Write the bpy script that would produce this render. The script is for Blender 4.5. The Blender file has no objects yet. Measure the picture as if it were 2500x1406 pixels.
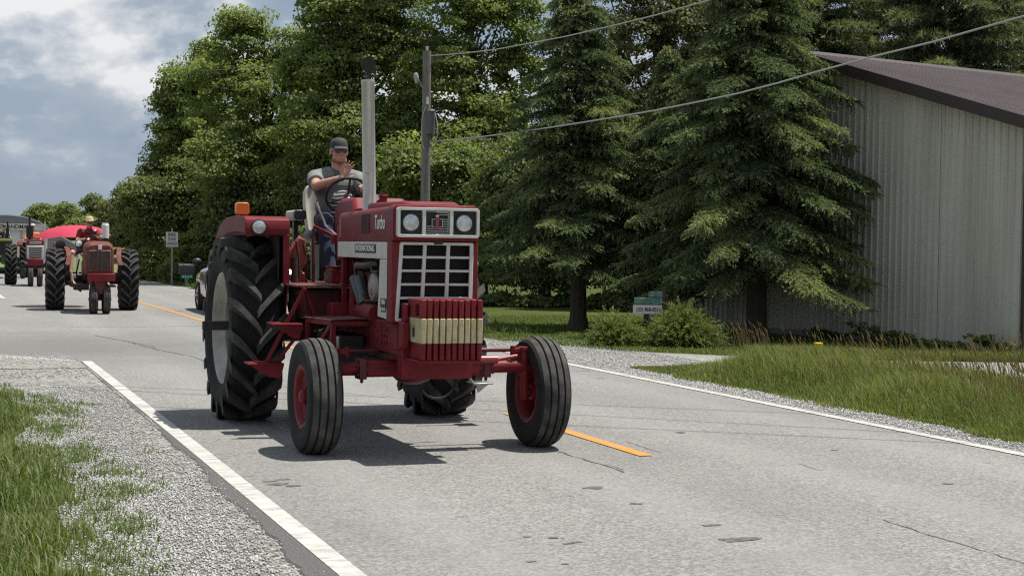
import bpy, bmesh, math, random
import numpy as np
from mathutils import Vector, Matrix, Quaternion

random.seed(7)
RNG = np.random.default_rng(11)
SC = bpy.context.scene
COL = SC.collection
R = math.radians

# ---------------------------------------------------------------- camera
cam_d = bpy.data.cameras.new("camera")
cam = bpy.data.objects.new("camera", cam_d)
COL.objects.link(cam)
cam_d.sensor_width = 36.0
cam_d.lens = 36.0 * 3800 / 2500
cam_d.clip_start = 0.1
cam_d.clip_end = 6000
EYE = Vector((0, 0, 1.65))
PITCH = math.atan(103.4 / 3800)
fw = Vector((0, math.cos(PITCH), -math.sin(PITCH)))
u0 = Vector((0, math.sin(PITCH), math.cos(PITCH)))
ROLL = R(0.8)
rt = Vector((1, 0, 0)) * math.cos(ROLL) + u0 * math.sin(ROLL)
up = u0 * math.cos(ROLL) - Vector((1, 0, 0)) * math.sin(ROLL)
cam.matrix_world = Matrix(((rt.x, up.x, -fw.x, EYE.x), (rt.y, up.y, -fw.y, EYE.y), (rt.z, up.z, -fw.z, EYE.z), (0, 0, 0, 1)))
SC.camera = cam

# ---------------------------------------------------------------- sun, sky, exposure
TO_SUN = Vector((0.325, 0.075, 1.0)).normalized()
SUN_EL = math.asin(TO_SUN.z)
SUN_AZ = math.atan2(TO_SUN.x, TO_SUN.y)
sd = bpy.data.lights.new("sun", 'SUN')
sd.energy = 5.0
sd.angle = R(0.55)
sd.color = (1.0, 0.955, 0.88)
sun = bpy.data.objects.new("sun", sd)
COL.objects.link(sun)
sun.rotation_mode = 'QUATERNION'
sun.rotation_quaternion = TO_SUN.to_track_quat('Z', 'Y')
sun.location = (20, 5, 60)

SC.view_settings.view_transform = 'Standard'
SC.view_settings.look = 'None'
SC.view_settings.exposure = 0.35
SC.view_settings.gamma = 1.0
SC.view_settings.use_curve_mapping = False
SC.render.engine = 'CYCLES'
SC.cycles.max_bounces = 8
SC.cycles.transparent_max_bounces = 8
SC.cycles.use_denoising = False
SC.cycles.pixel_filter_type = 'BLACKMAN_HARRIS'
SC.cycles.filter_width = 1.25

world = bpy.data.worlds.new("World")
SC.world = world
world.use_nodes = True
wn = world.node_tree
wn.nodes.clear()


class NG:
    """small helper to wire nodes"""
    def __init__(s, nt):
        s.nt = nt

    def n(s, t, **k):
        nd = s.nt.nodes.new(t)
        for a, b in k.items():
            if a.startswith('i_'):
                key = a[2:]
                key = int(key) if key.isdigit() else key
                nd.inputs[key].default_value = b
            else:
                setattr(nd, a, b)
        return nd

    def l(s, a, b):
        s.nt.links.new(a, b)

    def ramp(s, fac, stops, interp='LINEAR'):
        r = s.n('ShaderNodeValToRGB')
        cr = r.color_ramp
        cr.interpolation = interp
        while len(cr.elements) < len(stops):
            cr.elements.new(0.5)
        for e, (p, c) in zip(cr.elements, stops):
            e.position = p
            e.color = c if len(c) == 4 else (*c, 1)
        s.l(fac, r.inputs[0])
        return r.outputs[0]

    def mix(s, fac, a, b, mode='MIX'):
        m = s.n('ShaderNodeMix', data_type='RGBA', blend_type=mode)
        for sock, v in ((m.inputs[0], fac), (m.inputs[6], a), (m.inputs[7], b)):
            if hasattr(v, 'is_linked') or isinstance(v, bpy.types.NodeSocket):
                s.l(v, sock)
            elif isinstance(v, (int, float)):
                sock.default_value = v
            else:
                sock.default_value = (*v, 1) if len(v) == 3 else v
        return m.outputs[2]

    def math(s, op, a, b=None, c=None, clamp=False):
        m = s.n('ShaderNodeMath', operation=op, use_clamp=clamp)
        for i, v in enumerate((a, b, c)):
            if v is None:
                continue
            if isinstance(v, bpy.types.NodeSocket):
                s.l(v, m.inputs[i])
            else:
                m.inputs[i].default_value = v
        return m.outputs[0]

    def noise(s, vec, scale, detail=4, rough=0.55, dist=0.0):
        nd = s.n('ShaderNodeTexNoise')
        nd.inputs['Scale'].default_value = scale
        nd.inputs['Detail'].default_value = detail
        nd.inputs['Roughness'].default_value = rough
        nd.inputs['Distortion'].default_value = dist
        if vec is not None:
            s.l(vec, nd.inputs['Vector'])
        return nd.outputs['Fac']

    def mapping(s, vec, loc=(0, 0, 0), scale=(1, 1, 1), rot=(0, 0, 0)):
        m = s.n('ShaderNodeMapping')
        m.inputs['Location'].default_value = loc
        m.inputs['Scale'].default_value = scale
        m.inputs['Rotation'].default_value = rot
        s.l(vec, m.inputs['Vector'])
        return m.outputs[0]


g = NG(wn)
tc = g.n('ShaderNodeTexCoord')
skyt = g.n('ShaderNodeTexSky', sky_type='NISHITA')
skyt.sun_disc = False
skyt.sun_elevation = SUN_EL
skyt.sun_rotation = SUN_AZ
skyt.air_density = 1.0
skyt.dust_density = 1.6
skyt.ozone_density = 1.6
dirv = tc.outputs['Generated']
CLOUD = (4.661689, 4.617331, 2.18781)
cm = g.mapping(dirv, loc=CLOUD, scale=(9.0, 9.0, 16.0))
n1 = g.noise(cm, 1.0, 12, 0.56, 0.1)
# the same field sampled a little higher: its difference lights the tops of the heaps
cmh = g.mapping(dirv, loc=(CLOUD[0] + .05, CLOUD[1], CLOUD[2] + 0.20), scale=(9.0, 9.0, 16.0))
n1h = g.noise(cmh, 1.0, 12, 0.56, 0.1)
relief = g.math('MULTIPLY_ADD', g.math('SUBTRACT', n1, n1h), 4.6, 0.38, clamp=True)
cm2 = g.mapping(dirv, loc=(CLOUD[0] + 5, 3.3, CLOUD[2] + 1), scale=(3.6, 3.6, 13.0))
n2 = g.noise(cm2, 1.0, 4, 0.5, 0.1)
big = g.ramp(n2, [(0.36, (0, 0, 0)), (0.60, (1, 1, 1))], 'EASE')
cover = g.ramp(n1, [(0.41, (0, 0, 0)), (0.52, (1, 1, 1))], 'EASE')
lit = g.math('MULTIPLY_ADD', relief, 0.62, g.math('MULTIPLY', big, 0.42), clamp=True)
ccol = g.ramp(lit, [(0.0, (0.29, 0.375, 0.49)), (0.40, (0.41, 0.48, 0.57)), (0.60, (0.64, 0.685, 0.735)), (0.84, (0.96, 0.965, 0.97))])
ccol = g.mix(1.0, ccol, (10.9, 10.9, 10.9), 'MULTIPLY')
gap = g.mix(0.70, skyt.outputs[0], (3.6, 4.7, 6.3))
# thin veil of haze towards the horizon
sz = g.n('ShaderNodeSeparateXYZ')
g.l(dirv, sz.inputs[0])
veil = g.math('SUBTRACT', 1.0, g.math('DIVIDE', sz.outputs[2], 0.16), clamp=True)
skyc = g.mix(g.math('MULTIPLY', cover, 0.95), gap, ccol)
skyc = g.mix(g.math('MULTIPLY', veil, 0.28), skyc, (5.3, 5.9, 6.6))
bg = g.n('ShaderNodeBackground')
bg.inputs['Strength'].default_value = 0.067
g.l(skyc, bg.inputs[0])
wo = g.n('ShaderNodeOutputWorld')
g.l(bg.outputs[0], wo.inputs[0])

# ---------------------------------------------------------------- bookkeeping helpers


def tag(o, label=None, cat=None, group=None, kind=None):
    if label:
        o['label'] = label
    if cat:
        o['category'] = cat
    if group:
        o['group'] = group
    if kind:
        o['kind'] = kind
    return o


def thing(name, label, cat, loc=(0, 0, 0), rz=0.0, group=None):
    o = bpy.data.objects.new(name, None)
    o.empty_display_size = 0.2
    COL.objects.link(o)
    o.location = loc
    o.rotation_euler = (0, 0, rz)
    return tag(o, label, cat, group)


def empty(name, parent):
    o = bpy.data.objects.new(name, None)
    o.empty_display_size = 0.1
    COL.objects.link(o)
    o.parent = parent
    return o


def link(name, me, parent=None, mats=(), off=None):
    o = bpy.data.objects.new(name, me)
    COL.objects.link(o)
    for m in (mats if isinstance(mats, (list, tuple)) else [mats]):
        if m is not None and len(me.materials) < 8:
            me.materials.append(m)
    if parent is not None:
        o.parent = parent
    if off is not None:
        o.location = -Vector(off)
    return o


def V(*a):
    return Vector(a)


def frame(d):
    d = Vector(d).normalized()
    a = Vector((0, 0, 1)) if abs(d.z) < 0.9 else Vector((1, 0, 0))
    x = d.cross(a).normalized()
    return x, x.cross(d).normalized(), d


class MB:
    def __init__(s):
        s.v = []
        s.f = []
        s.m = []
        s.cur = 0

    def add(s, vs, fs):
        b = len(s.v)
        s.v += [tuple(p) for p in vs]
        for f in fs:
            s.f.append(tuple(b + i for i in f))
            s.m.append(s.cur)
        return s

    def hexa(s, p):      # 4 bottom (ccw), 4 top
        return s.add(p, [(3, 2, 1, 0), (4, 5, 6, 7), (0, 1, 5, 4), (1, 2, 6, 5), (2, 3, 7, 6), (3, 0, 4, 7)])

    def box(s, c, sz, rot=None):
        hx, hy, hz = sz[0] / 2, sz[1] / 2, sz[2] / 2
        p = [V(x, y, z) for z in (-hz, hz) for x, y in ((-hx, -hy), (hx, -hy), (hx, hy), (-hx, hy))]
        if rot is not None:
            p = [rot @ q for q in p]
        c = Vector(c)
        return s.hexa([c + q for q in p])

    def bb(s, x0, x1, y0, y1, z0, z1):
        return s.box(((x0 + x1) / 2, (y0 + y1) / 2, (z0 + z1) / 2), (abs(x1 - x0), abs(y1 - y0), abs(z1 - z0)))

    def bar(s, a, b, w, h=None, upv=(0, 0, 1)):
        h = h or w
        a, b = Vector(a), Vector(b)
        d = (b - a).normalized()
        uu = Vector(upv)
        if abs(d.dot(uu)) > 0.95:
            uu = Vector((0, 1, 0))
        x = d.cross(uu).normalized()
        z = x.cross(d).normalized()
        p = []
        for q in (a, b):
            p += [q - x * w / 2 - z * h / 2, q + x * w / 2 - z * h / 2, q + x * w / 2 + z * h / 2, q - x * w / 2 + z * h / 2]
        return s.add(p, [(3, 2, 1, 0), (4, 5, 6, 7), (0, 1, 5, 4), (1, 2, 6, 5), (2, 3, 7, 6), (3, 0, 4, 7)])

    def prism(s, poly, vec):
        n = len(poly)
        vec = Vector(vec)
        P = [Vector(p) for p in poly]
        return s.add(P + [p + vec for p in P], [tuple(range(n))[::-1], tuple(range(n, 2 * n))] + [(i, (i + 1) % n, n + (i + 1) % n, n + i) for i in range(n)])

    def rings(s, rings, closed_ring=True, cap0=True, cap1=True):
        n = len(rings[0])
        vs = [p for r in rings for p in r]
        fs = []
        for k in range(len(rings) - 1):
            for i in range(n if closed_ring else n - 1):
                j = (i + 1) % n
                fs.append((k * n + i, k * n + j, (k + 1) * n + j, (k + 1) * n + i))
        if cap0:
            fs.append(tuple(range(n))[::-1])
        if cap1:
            fs.append(tuple(range((len(rings) - 1) * n, len(rings) * n)))
        return s.add(vs, fs)

    def cyl(s, a, b, r0, r1=None, n=16, caps=True):
        r1 = r0 if r1 is None else r1
        a, b = Vector(a), Vector(b)
        x, y, d = frame(b - a)
        rr = []
        for c, r in ((a, r0), (b, r1)):
            rr.append([c + (x * math.cos(2 * math.pi * i / n) + y * math.sin(2 * math.pi * i / n)) * r for i in range(n)])
        return s.rings(rr, True, caps, caps)

    def lathe(s, prof, c, axis, n=24, closed=False, arc=None):
        """prof: (h along axis, r)"""
        c = Vector(c)
        x, y, d = frame(axis)
        rr = []
        prof = list(prof) + ([prof[0]] if closed else [])
        for h, r in prof:
            rr.append([c + d * h + (x * math.cos(2 * math.pi * i / n) + y * math.sin(2 * math.pi * i / n)) * r for i in range(n)])
        return s.rings(rr, True, False, False)

    def tube(s, path, r, n=8, caps=True, r1=None):
        P = [Vector(p) for p in path]
        rr = []
        px = None
        for i, p in enumerate(P):
            d = (P[min(i + 1, len(P) - 1)] - P[max(i - 1, 0)]).normalized()
            if px is None:
                px, _, _ = frame(d)
            px = (px - d * px.dot(d)).normalized()
            py = d.cross(px)
            ri = r if r1 is None else r + (r1 - r) * i / (len(P) - 1)
            rr.append([p + (px * math.cos(2 * math.pi * k / n) + py * math.sin(2 * math.pi * k / n)) * ri for k in range(n)])
        return s.rings(rr, True, caps, caps)

    def ell(s, c, rad, rot=None, nu=14, nv=8):
        c = Vector(c)
        vs = []
        for j in range(1, nv):
            t = math.pi * j / nv
            for i in range(nu):
                a = 2 * math.pi * i / nu
                p = V(rad[0] * math.sin(t) * math.cos(a), rad[1] * math.sin(t) * math.sin(a), rad[2] * math.cos(t))
                vs.append(c + (rot @ p if rot is not None else p))
        tp = V(0, 0, rad[2]); bt = V(0, 0, -rad[2])
        vs.append(c + (rot @ tp if rot is not None else tp))
        vs.append(c + (rot @ bt if rot is not None else bt))
        T, B = len(vs) - 2, len(vs) - 1
        fs = []
        for j in range(nv - 2):
            for i in range(nu):
                k = (i + 1) % nu
                fs.append((j * nu + i, (j + 1) * nu + i, (j + 1) * nu + k, j * nu + k))
        for i in range(nu):
            k = (i + 1) % nu
            fs.append((T, i, k))
            fs.append((B, (nv - 2) * nu + k, (nv - 2) * nu + i))
        return s.add(vs, fs)

    def cap(s, a, b, r0, r1=None, n=10):
        """capsule (closed)"""
        r1 = r0 if r1 is None else r1
        a, b = Vector(a), Vector(b)
        x, y, d = frame(b - a)
        rr = []
        for t in (-80, -50, -20):
            q = R(t)
            rr.append((a + d * r0 * math.sin(q), r0 * math.cos(q)))
        for t in (20, 50, 80):
            q = R(t)
            rr.append((b + d * r1 * math.sin(q), r1 * math.cos(q)))
        return s.rings([[c + (x * math.cos(2 * math.pi * i / n) + y * math.sin(2 * math.pi * i / n)) * r for i in range(n)] for c, r in rr])

    def torus(s, c, axis, RR, r, n=32, m=8):
        c = Vector(c)
        x, y, d = frame(axis)
        vs, fs = [], []
        for i in range(n):
            a = 2 * math.pi * i / n
            e = x * math.cos(a) + y * math.sin(a)
            for j in range(m):
                b = 2 * math.pi * j / m
                vs.append(c + e * (RR + r * math.cos(b)) + d * r * math.sin(b))
        for i in range(n):
            for j in range(m):
                fs.append((i * m + j, ((i + 1) % n) * m + j, ((i + 1) % n) * m + (j + 1) % m, i * m + (j + 1) % m))
        return s.add(vs, fs)

    def mesh(s, name, angle=35):
        me = bpy.data.meshes.new(name)
        me.from_pydata(s.v, [], s.f)
        me.polygons.foreach_set('use_smooth', np.ones(len(s.f), dtype=bool))
        if s.m and max(s.m):
            me.polygons.foreach_set('material_index', np.array(s.m, dtype=np.int32))
        me.update()
        bm = bmesh.new()
        bm.from_mesh(me)
        bmesh.ops.recalc_face_normals(bm, faces=bm.faces)
        bm.to_mesh(me)
        bm.free()
        me.set_sharp_from_angle(angle=R(angle))
        return me

    def build(s, name, mats, parent=None, bevel=0.0, angle=35, off=None):
        me = s.mesh(name, angle)
        o = link(name, me, parent, mats, off)
        if bevel:
            b = o.modifiers.new("bevel", 'BEVEL')
            b.width = bevel
            b.segments = 2
            b.limit_method = 'ANGLE'
            b.angle_limit = R(40)
            b.harden_normals = False
        return o


def dup_tree(o, parent=None):
    c = o.copy()
    COL.objects.link(c)
    if parent is not None:
        c.parent = parent
    for ch in list(o.children):
        dup_tree(ch, c)
    return c


def np_mesh(name, verts, faces, mats, parent=None, attrs=None, smooth=False):
    """verts (N,3); faces (M,k) all same k"""
    me = bpy.data.meshes.new(name)
    k = faces.shape[1]
    me.vertices.add(len(verts))
    me.vertices.foreach_set('co', verts.astype(np.float32).ravel())
    me.loops.add(faces.size)
    me.loops.foreach_set('vertex_index', faces.astype(np.int32).ravel())
    me.polygons.add(len(faces))
    me.polygons.foreach_set('loop_start', np.arange(0, faces.size, k, dtype=np.int32))
    if smooth:
        me.polygons.foreach_set('use_smooth', np.ones(len(faces), dtype=bool))
    for an, arr in (attrs or {}).items():
        at = me.attributes.new(an, 'FLOAT', 'POINT')
        at.data.foreach_set('value', arr.astype(np.float32))
    me.update(calc_edges=True)
    return link(name, me, parent, mats)


# ---------------------------------------------------------------- materials
MATS = {}


def new_mat(name):
    m = bpy.data.materials.new(name)
    m.use_nodes = True
    nt = m.node_tree
    nt.nodes.clear()
    gg = NG(nt)
    bs = gg.n('ShaderNodeBsdfPrincipled')
    out = gg.n('ShaderNodeOutputMaterial')
    gg.l(bs.outputs[0], out.inputs[0])
    MATS[name] = m
    return m, gg, bs, out


def pm(name, base, rough=0.5, metal=0.0, alt=None, nscale=6.0, lo=0.35, hi=0.7, bump=0.0, bscale=40.0, detail=5, coat=0.0, stretch=(1, 1, 1), third=None, tscale=30, spec=0.5):
    m, gg, bs, out = new_mat(name)
    t = gg.n('ShaderNodeTexCoord').outputs['Object']
    bs.inputs['Roughness'].default_value = rough
    bs.inputs['Metallic'].default_value = metal
    bs.inputs['Specular IOR Level'].default_value = spec
    if coat:
        bs.inputs['Coat Weight'].default_value = coat
        bs.inputs['Coat Roughness'].default_value = 0.1
    col = None
    if alt is not None:
        f = gg.noise(gg.mapping(t, scale=stretch), nscale, detail, 0.6)
        fr = gg.ramp(f, [(lo, (0, 0, 0)), (hi, (1, 1, 1))])
        col = gg.mix(fr, base, alt)
        gg.l(gg.math('MULTIPLY_ADD', f, 0.25, rough - 0.12, clamp=True), bs.inputs['Roughness'])
    if third is not None:
        f3 = gg.noise(t, tscale, 6, 0.7)
        fr3 = gg.ramp(f3, [(0.60, (0, 0, 0)), (0.68, (1, 1, 1))])
        col = gg.mix(fr3, col if col is not None else base, third)
    if col is not None:
        gg.l(col, bs.inputs['Base Color'])
    else:
        bs.inputs['Base Color'].default_value = (*base, 1)
    if bump:
        bn = gg.n('ShaderNodeBump')
        bn.inputs['Strength'].default_value = bump
        bn.inputs['Distance'].default_value = 0.02
        gg.l(gg.noise(t, bscale, 4, 0.6), bn.inputs['Height'])
        gg.l(bn.outputs[0], bs.inputs['Normal'])
    return m


red = pm('red_paint', (0.142, 0.0075, 0.012), 0.5, 0, (0.205, 0.024, 0.030), 3.0, 0.4, 0.75, 0.05, 45, third=(0.075, 0.013, 0.012), tscale=22, spec=0.24)


def add_dust(m, col, scale, lo, hi, amt):
    """patches of dust and faded paint over the base colour"""
    gg = NG(m.node_tree)
    bs = next(n for n in m.node_tree.nodes if n.type == 'BSDF_PRINCIPLED')
    src = bs.inputs['Base Color'].links[0].from_socket
    t = gg.n('ShaderNodeTexCoord').outputs['Object']
    f = gg.ramp(gg.noise(t, scale, 9, 0.68, .4), [(lo, (0, 0, 0)), (hi, (1, 1, 1))])
    gg.l(gg.mix(gg.math('MULTIPLY', f, amt), src, col), bs.inputs['Base Color'])


add_dust(red, (0.19, 0.085, 0.078), 2.3, 0.52, 0.80, 0.26)
add_dust(red, (0.035, 0.012, 0.011), 17, 0.60, 0.70, 0.55)
red_dark = pm('red_underframe', (0.12, 0.012, 0.015), 0.55, 0, (0.06, 0.016, 0.015), 5, 0.4, 0.7, 0.08, 60, third=(0.03, 0.018, 0.015), tscale=14)
rust_red = pm('rusty_red_paint', (0.115, 0.030, 0.025), 0.7, 0, (0.19, 0.085, 0.066), 7, 0.4, 0.7, 0.05, 50, spec=0.2)
white_p = pm('cream_white_paint', (0.60, 0.60, 0.55), 0.45, 0, (0.48, 0.48, 0.43), 4, 0.4, 0.8, 0.02, 60)
cream_w = pm('worn_cream_paint', (0.40, 0.325, 0.165), 0.65, 0, (0.47, 0.41, 0.26), 9, 0.35, 0.65, 0.08, 70, third=(0.16, 0.07, 0.03), tscale=34)
add_dust(cream_w, (0.10, 0.06, 0.04), 26, 0.60, 0.68, 0.6)
add_dust(white_p, (0.33, 0.29, 0.24), 6, 0.55, 0.80, 0.45)
frame_w = pm('grille_trim_paint', (0.62, 0.61, 0.58), 0.4, 0.0, (0.5, 0.49, 0.47), 9)
black_p = pm('black_paint', (0.010, 0.010, 0.011), 0.5)
mesh_b = pm('grille_mesh', (0.007, 0.007, 0.008), 0.8, bump=0.4, bscale=300)
rubber = pm('tyre_rubber', (0.010, 0.010, 0.011), 0.8, 0, (0.024, 0.023, 0.022), 5, 0.4, 0.8, 0.12, 70, spec=0.3)
rubber_d = pm('dusty_tread_rubber', (0.030, 0.030, 0.029), 0.9, 0, (0.10, 0.096, 0.088), 7, 0.35, 0.72, 0.15, 70, spec=0.3)
silver = pm('rim_silver_paint', (0.40, 0.39, 0.35), 0.42, 0.3, (0.27, 0.26, 0.23), 5)
add_dust(silver, (0.14, 0.12, 0.10), 9, 0.55, 0.75, 0.5)
steel = pm('bare_steel', (0.45, 0.45, 0.45), 0.35, 0.9, (0.3, 0.29, 0.28), 8)
alum = pm('stack_aluminium', (0.62, 0.62, 0.60), 0.46, 0.65, (0.46, 0.45, 0.42), 3.0, 0.4, 0.75, 0.03, 40, stretch=(4, 4, 0.7))
chrome = pm('lamp_reflector', (0.78, 0.79, 0.80), 0.38, 0.45)
iron = pm('dark_iron', (0.028, 0.026, 0.025), 0.6, 0.3, (0.06, 0.045, 0.04), 9)
grease = pm('engine_grime', (0.03, 0.027, 0.026), 0.6, 0.2, (0.07, 0.06, 0.055), 12, bump=0.2)
skin_m = pm('skin', (0.50, 0.285, 0.215), 0.5, 0, (0.43, 0.205, 0.155), 16, 0.4, 0.7, 0.08, 120)
jeans_m = pm('blue_denim', (0.014, 0.020, 0.045), 0.9, 0, (0.032, 0.043, 0.078), 12, bump=0.25, bscale=200)
shirt_m = pm('charcoal_shirt', (0.092, 0.095, 0.097), 0.9, 0, (0.135, 0.138, 0.14), 14, bump=0.2, bscale=25)
sleeve_m = pm('grey_heather_sleeve', (0.21, 0.215, 0.215), 0.9, 0, (0.14, 0.145, 0.15), 26, bump=0.2, bscale=30)
cap_m = pm('faded_black_cap', (0.035, 0.036, 0.036), 0.85, 0, (0.06, 0.06, 0.06), 20)
glass_d = pm('dark_lens', (0.006, 0.006, 0.008), 0.08, coat=0.5)
seat_m = pm('pale_vinyl_seat', (0.48, 0.46, 0.40), 0.5, 0, (0.40, 0.38, 0.33), 10)
seat_b = pm('black_vinyl', (0.014, 0.014, 0.015), 0.45)
amber_m, _g, _b, _o = new_mat('amber_lens')
_b.inputs['Base Color'].default_value = (0.85, 0.20, 0.015, 1)
_b.inputs['Roughness'].default_value = 0.25
_b.inputs['Transmission Weight'].default_value = 0.35
lens_m = pm('fluted_lamp_glass', (0.62, 0.64, 0.66), 0.16, 0.35, (0.42, 0.44, 0.46), 22, 0.4, 0.6, 0.25, 90, coat=0.6)
letter_w = pm('white_lettering', (0.72, 0.72, 0.70), 0.5)
letter_b = pm('black_lettering', (0.015, 0.015, 0.015), 0.6)
badge_b = pm('badge_black', (0.012, 0.013, 0.012), 0.4)
emblem_r = pm('emblem_red', (0.33, 0.04, 0.035), 0.4)

# ================================================================= ground, road
TH = R(20.3)


def bend(v, u):
    return v - 0.00016 * max(0.0, u - 8.0) ** 2 if u < 400 else v - 0.00016 * 392 ** 2


def W(u, v, z=0.0):
    """road coordinates (u along, v to the right) to world"""
    return V(-u * math.sin(TH) + v * math.cos(TH), u * math.cos(TH) + v * math.sin(TH), z)


def sheet(name, polys, z, mat, kind='structure', parent=None):
    me = bpy.data.meshes.new(name)
    vs, fs = [], []
    for p in polys:
        b = len(vs)
        vs += [(v, u, z) for v, u in p]
        fs.append(tuple(range(b, b + len(p))))
    me.from_pydata(vs, [], fs)
    me.update()
    bm = bmesh.new(); bm.from_mesh(me)
    for f in bm.faces:
        if f.normal.z < 0:
            f.normal_flip()
    bm.to_mesh(me); bm.free()
    o = link(name, me, parent, mat)
    if parent is None:
        o.rotation_euler = (0, 0, TH)
    if kind:
        o['kind'] = kind
    return o


def us(u0, u1, step):
    n = max(1, int(round((u1 - u0) / step)))
    return [u0 + (u1 - u0) * i / n for i in range(n + 1)]


def strip(v0, v1, u0, u1, step=4.0, j0=0.0, j1=0.0):
    """quads along the road between offsets v0 and v1, edges jittered by j0, j1"""
    U = us(u0, u1, step)
    L = [bend(v0, u) + random.uniform(-j0, j0) for u in U]
    Rr = [bend(v1, u) + random.uniform(-j1, j1) for u in U]
    return [[(L[i], U[i]), (Rr[i], U[i]), (Rr[i + 1], U[i + 1]), (L[i + 1], U[i + 1])] for i in range(len(U) - 1)]


# grass ground
lawn_m, gg, bs, _ = new_mat('lawn_soil')
t = gg.n('ShaderNodeTexCoord').outputs['Object']
f = gg.noise(t, 0.35, 6, 0.6)
c = gg.ramp(f, [(0.3, (0.045, 0.062, 0.016)), (0.6, (0.075, 0.095, 0.024)), (0.8, (0.11, 0.105, 0.04))])
f2 = gg.noise(t, 14, 5, 0.7)
c = gg.mix(gg.ramp(f2, [(0.4, (0, 0, 0)), (0.75, (0.6, 0.6, 0.6))]), c, (0.035, 0.045, 0.014))
gg.l(c, bs.inputs['Base Color'])
bs.inputs['Roughness'].default_value = 0.95
bs.inputs['Specular IOR Level'].default_value = 0.1
bn = gg.n('ShaderNodeBump'); bn.inputs['Strength'].default_value = 0.6; bn.inputs['Distance'].default_value = 0.05
gg.l(gg.noise(t, 30, 5, 0.7), bn.inputs['Height']); gg.l(bn.outputs[0], bs.inputs['Normal'])

# gravel
gravel_m, gg, bs, _ = new_mat('limestone_gravel')
t = gg.n('ShaderNodeTexCoord').outputs['Object']
vo = gg.n('ShaderNodeTexVoronoi'); vo.inputs['Scale'].default_value = 42; gg.l(t, vo.inputs['Vector'])
sep = gg.n('ShaderNodeSeparateColor'); gg.l(vo.outputs['Color'], sep.inputs[0])
c = gg.ramp(sep.outputs[0], [(0.0, (0.221, 0.217, 0.205)), (0.5, (0.344, 0.340, 0.328)), (1.0, (0.492, 0.492, 0.480))])
c = gg.mix(gg.ramp(vo.outputs['Distance'], [(0.35, (0, 0, 0)), (0.75, (0.615, 0.615, 0.615))]), c, (0.107, 0.102, 0.090))
lf = gg.noise(t, 0.9, 5, 0.6)
c = gg.mix(gg.ramp(lf, [(0.42, (0, 0, 0)), (0.68, (0.492, 0.492, 0.492))]), c, (0.205, 0.193, 0.168))
gg.l(c, bs.inputs['Base Color']); bs.inputs['Roughness'].default_value = 0.9
bs.inputs['Specular IOR Level'].default_value = 0.2
bn = gg.n('ShaderNodeBump'); bn.inputs['Strength'].default_value = 0.9; bn.inputs['Distance'].default_value = 0.02; bn.invert = True
gg.l(vo.outputs['Distance'], bn.inputs['Height']); gg.l(bn.outputs[0], bs.inputs['Normal'])

# compacted shoulder: greyer and finer
shoulder_m, gg, bs, _ = new_mat('compacted_shoulder')
t = gg.n('ShaderNodeTexCoord').outputs['Object']
vo = gg.n('ShaderNodeTexVoronoi'); vo.inputs['Scale'].default_value = 34; gg.l(t, vo.inputs['Vector'])
sep = gg.n('ShaderNodeSeparateColor'); gg.l(vo.outputs['Color'], sep.inputs[0])
c = gg.ramp(sep.outputs[0], [(0.0, (0.082, 0.079, 0.070)), (0.45, (0.254, 0.246, 0.221)), (1.0, (0.508, 0.500, 0.467))])
c = gg.mix(gg.ramp(vo.outputs['Distance'], [(0.3, (0, 0, 0)), (0.7, (0.656, 0.656, 0.656))]), c, (0.086, 0.082, 0.074))
lf = gg.noise(t, 1.6, 5, 0.6)
c = gg.mix(gg.ramp(lf, [(0.42, (0, 0, 0)), (0.66, (0.451, 0.451, 0.451))]), c, (0.295, 0.287, 0.267))
gg.l(c, bs.inputs['Base Color']); bs.inputs['Roughness'].default_value = 0.9
bs.inputs['Specular IOR Level'].default_value = 0.2
bn = gg.n('ShaderNodeBump'); bn.inputs['Strength'].default_value = 0.8; bn.inputs['Distance'].default_value = 0.015; bn.invert = True
gg.l(vo.outputs['Distance'], bn.inputs['Height']); gg.l(bn.outputs[0], bs.inputs['Normal'])

# road
road_m, gg, bs, _ = new_mat('worn_pale_asphalt')
t = gg.n('ShaderNodeTexCoord').outputs['Object']
fine = gg.noise(t, 48, 8, 0.9)
agg = gg.n('ShaderNodeTexVoronoi'); agg.inputs['Scale'].default_value = 62; gg.l(t, agg.inputs['Vector'])
asep = gg.n('ShaderNodeSeparateColor'); gg.l(agg.outputs['Color'], asep.inputs[0])
gmix = gg.math('ADD', gg.math('MULTIPLY', fine, 0.72), gg.math('MULTIPLY', asep.outputs[0], 0.28))
c = gg.ramp(gmix, [(0.25, (0.080, 0.078, 0.074)), (0.5, (0.210, 0.206, 0.194)), (0.75, (0.368, 0.360, 0.340))])
blot = gg.noise(gg.mapping(t, scale=(0.55, 0.28, 1)), 1.3, 6, 0.62)
c = gg.mix(gg.ramp(blot, [(0.38, (0, 0, 0)), (0.66, (0.400, 0.400, 0.400))]), c, (0.148, 0.145, 0.138))
streak = gg.noise(gg.mapping(t, loc=(3, 1, 0), scale=(0.5, 2.2, 1)), 1.1, 6, 0.7)
c = gg.mix(gg.ramp(streak, [(0.56, (0, 0, 0)), (0.72, (0.400, 0.400, 0.400))]), c, (0.136, 0.134, 0.130))
sx = gg.n('ShaderNodeSeparateXYZ'); gg.l(t, sx.inputs[0])
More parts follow.
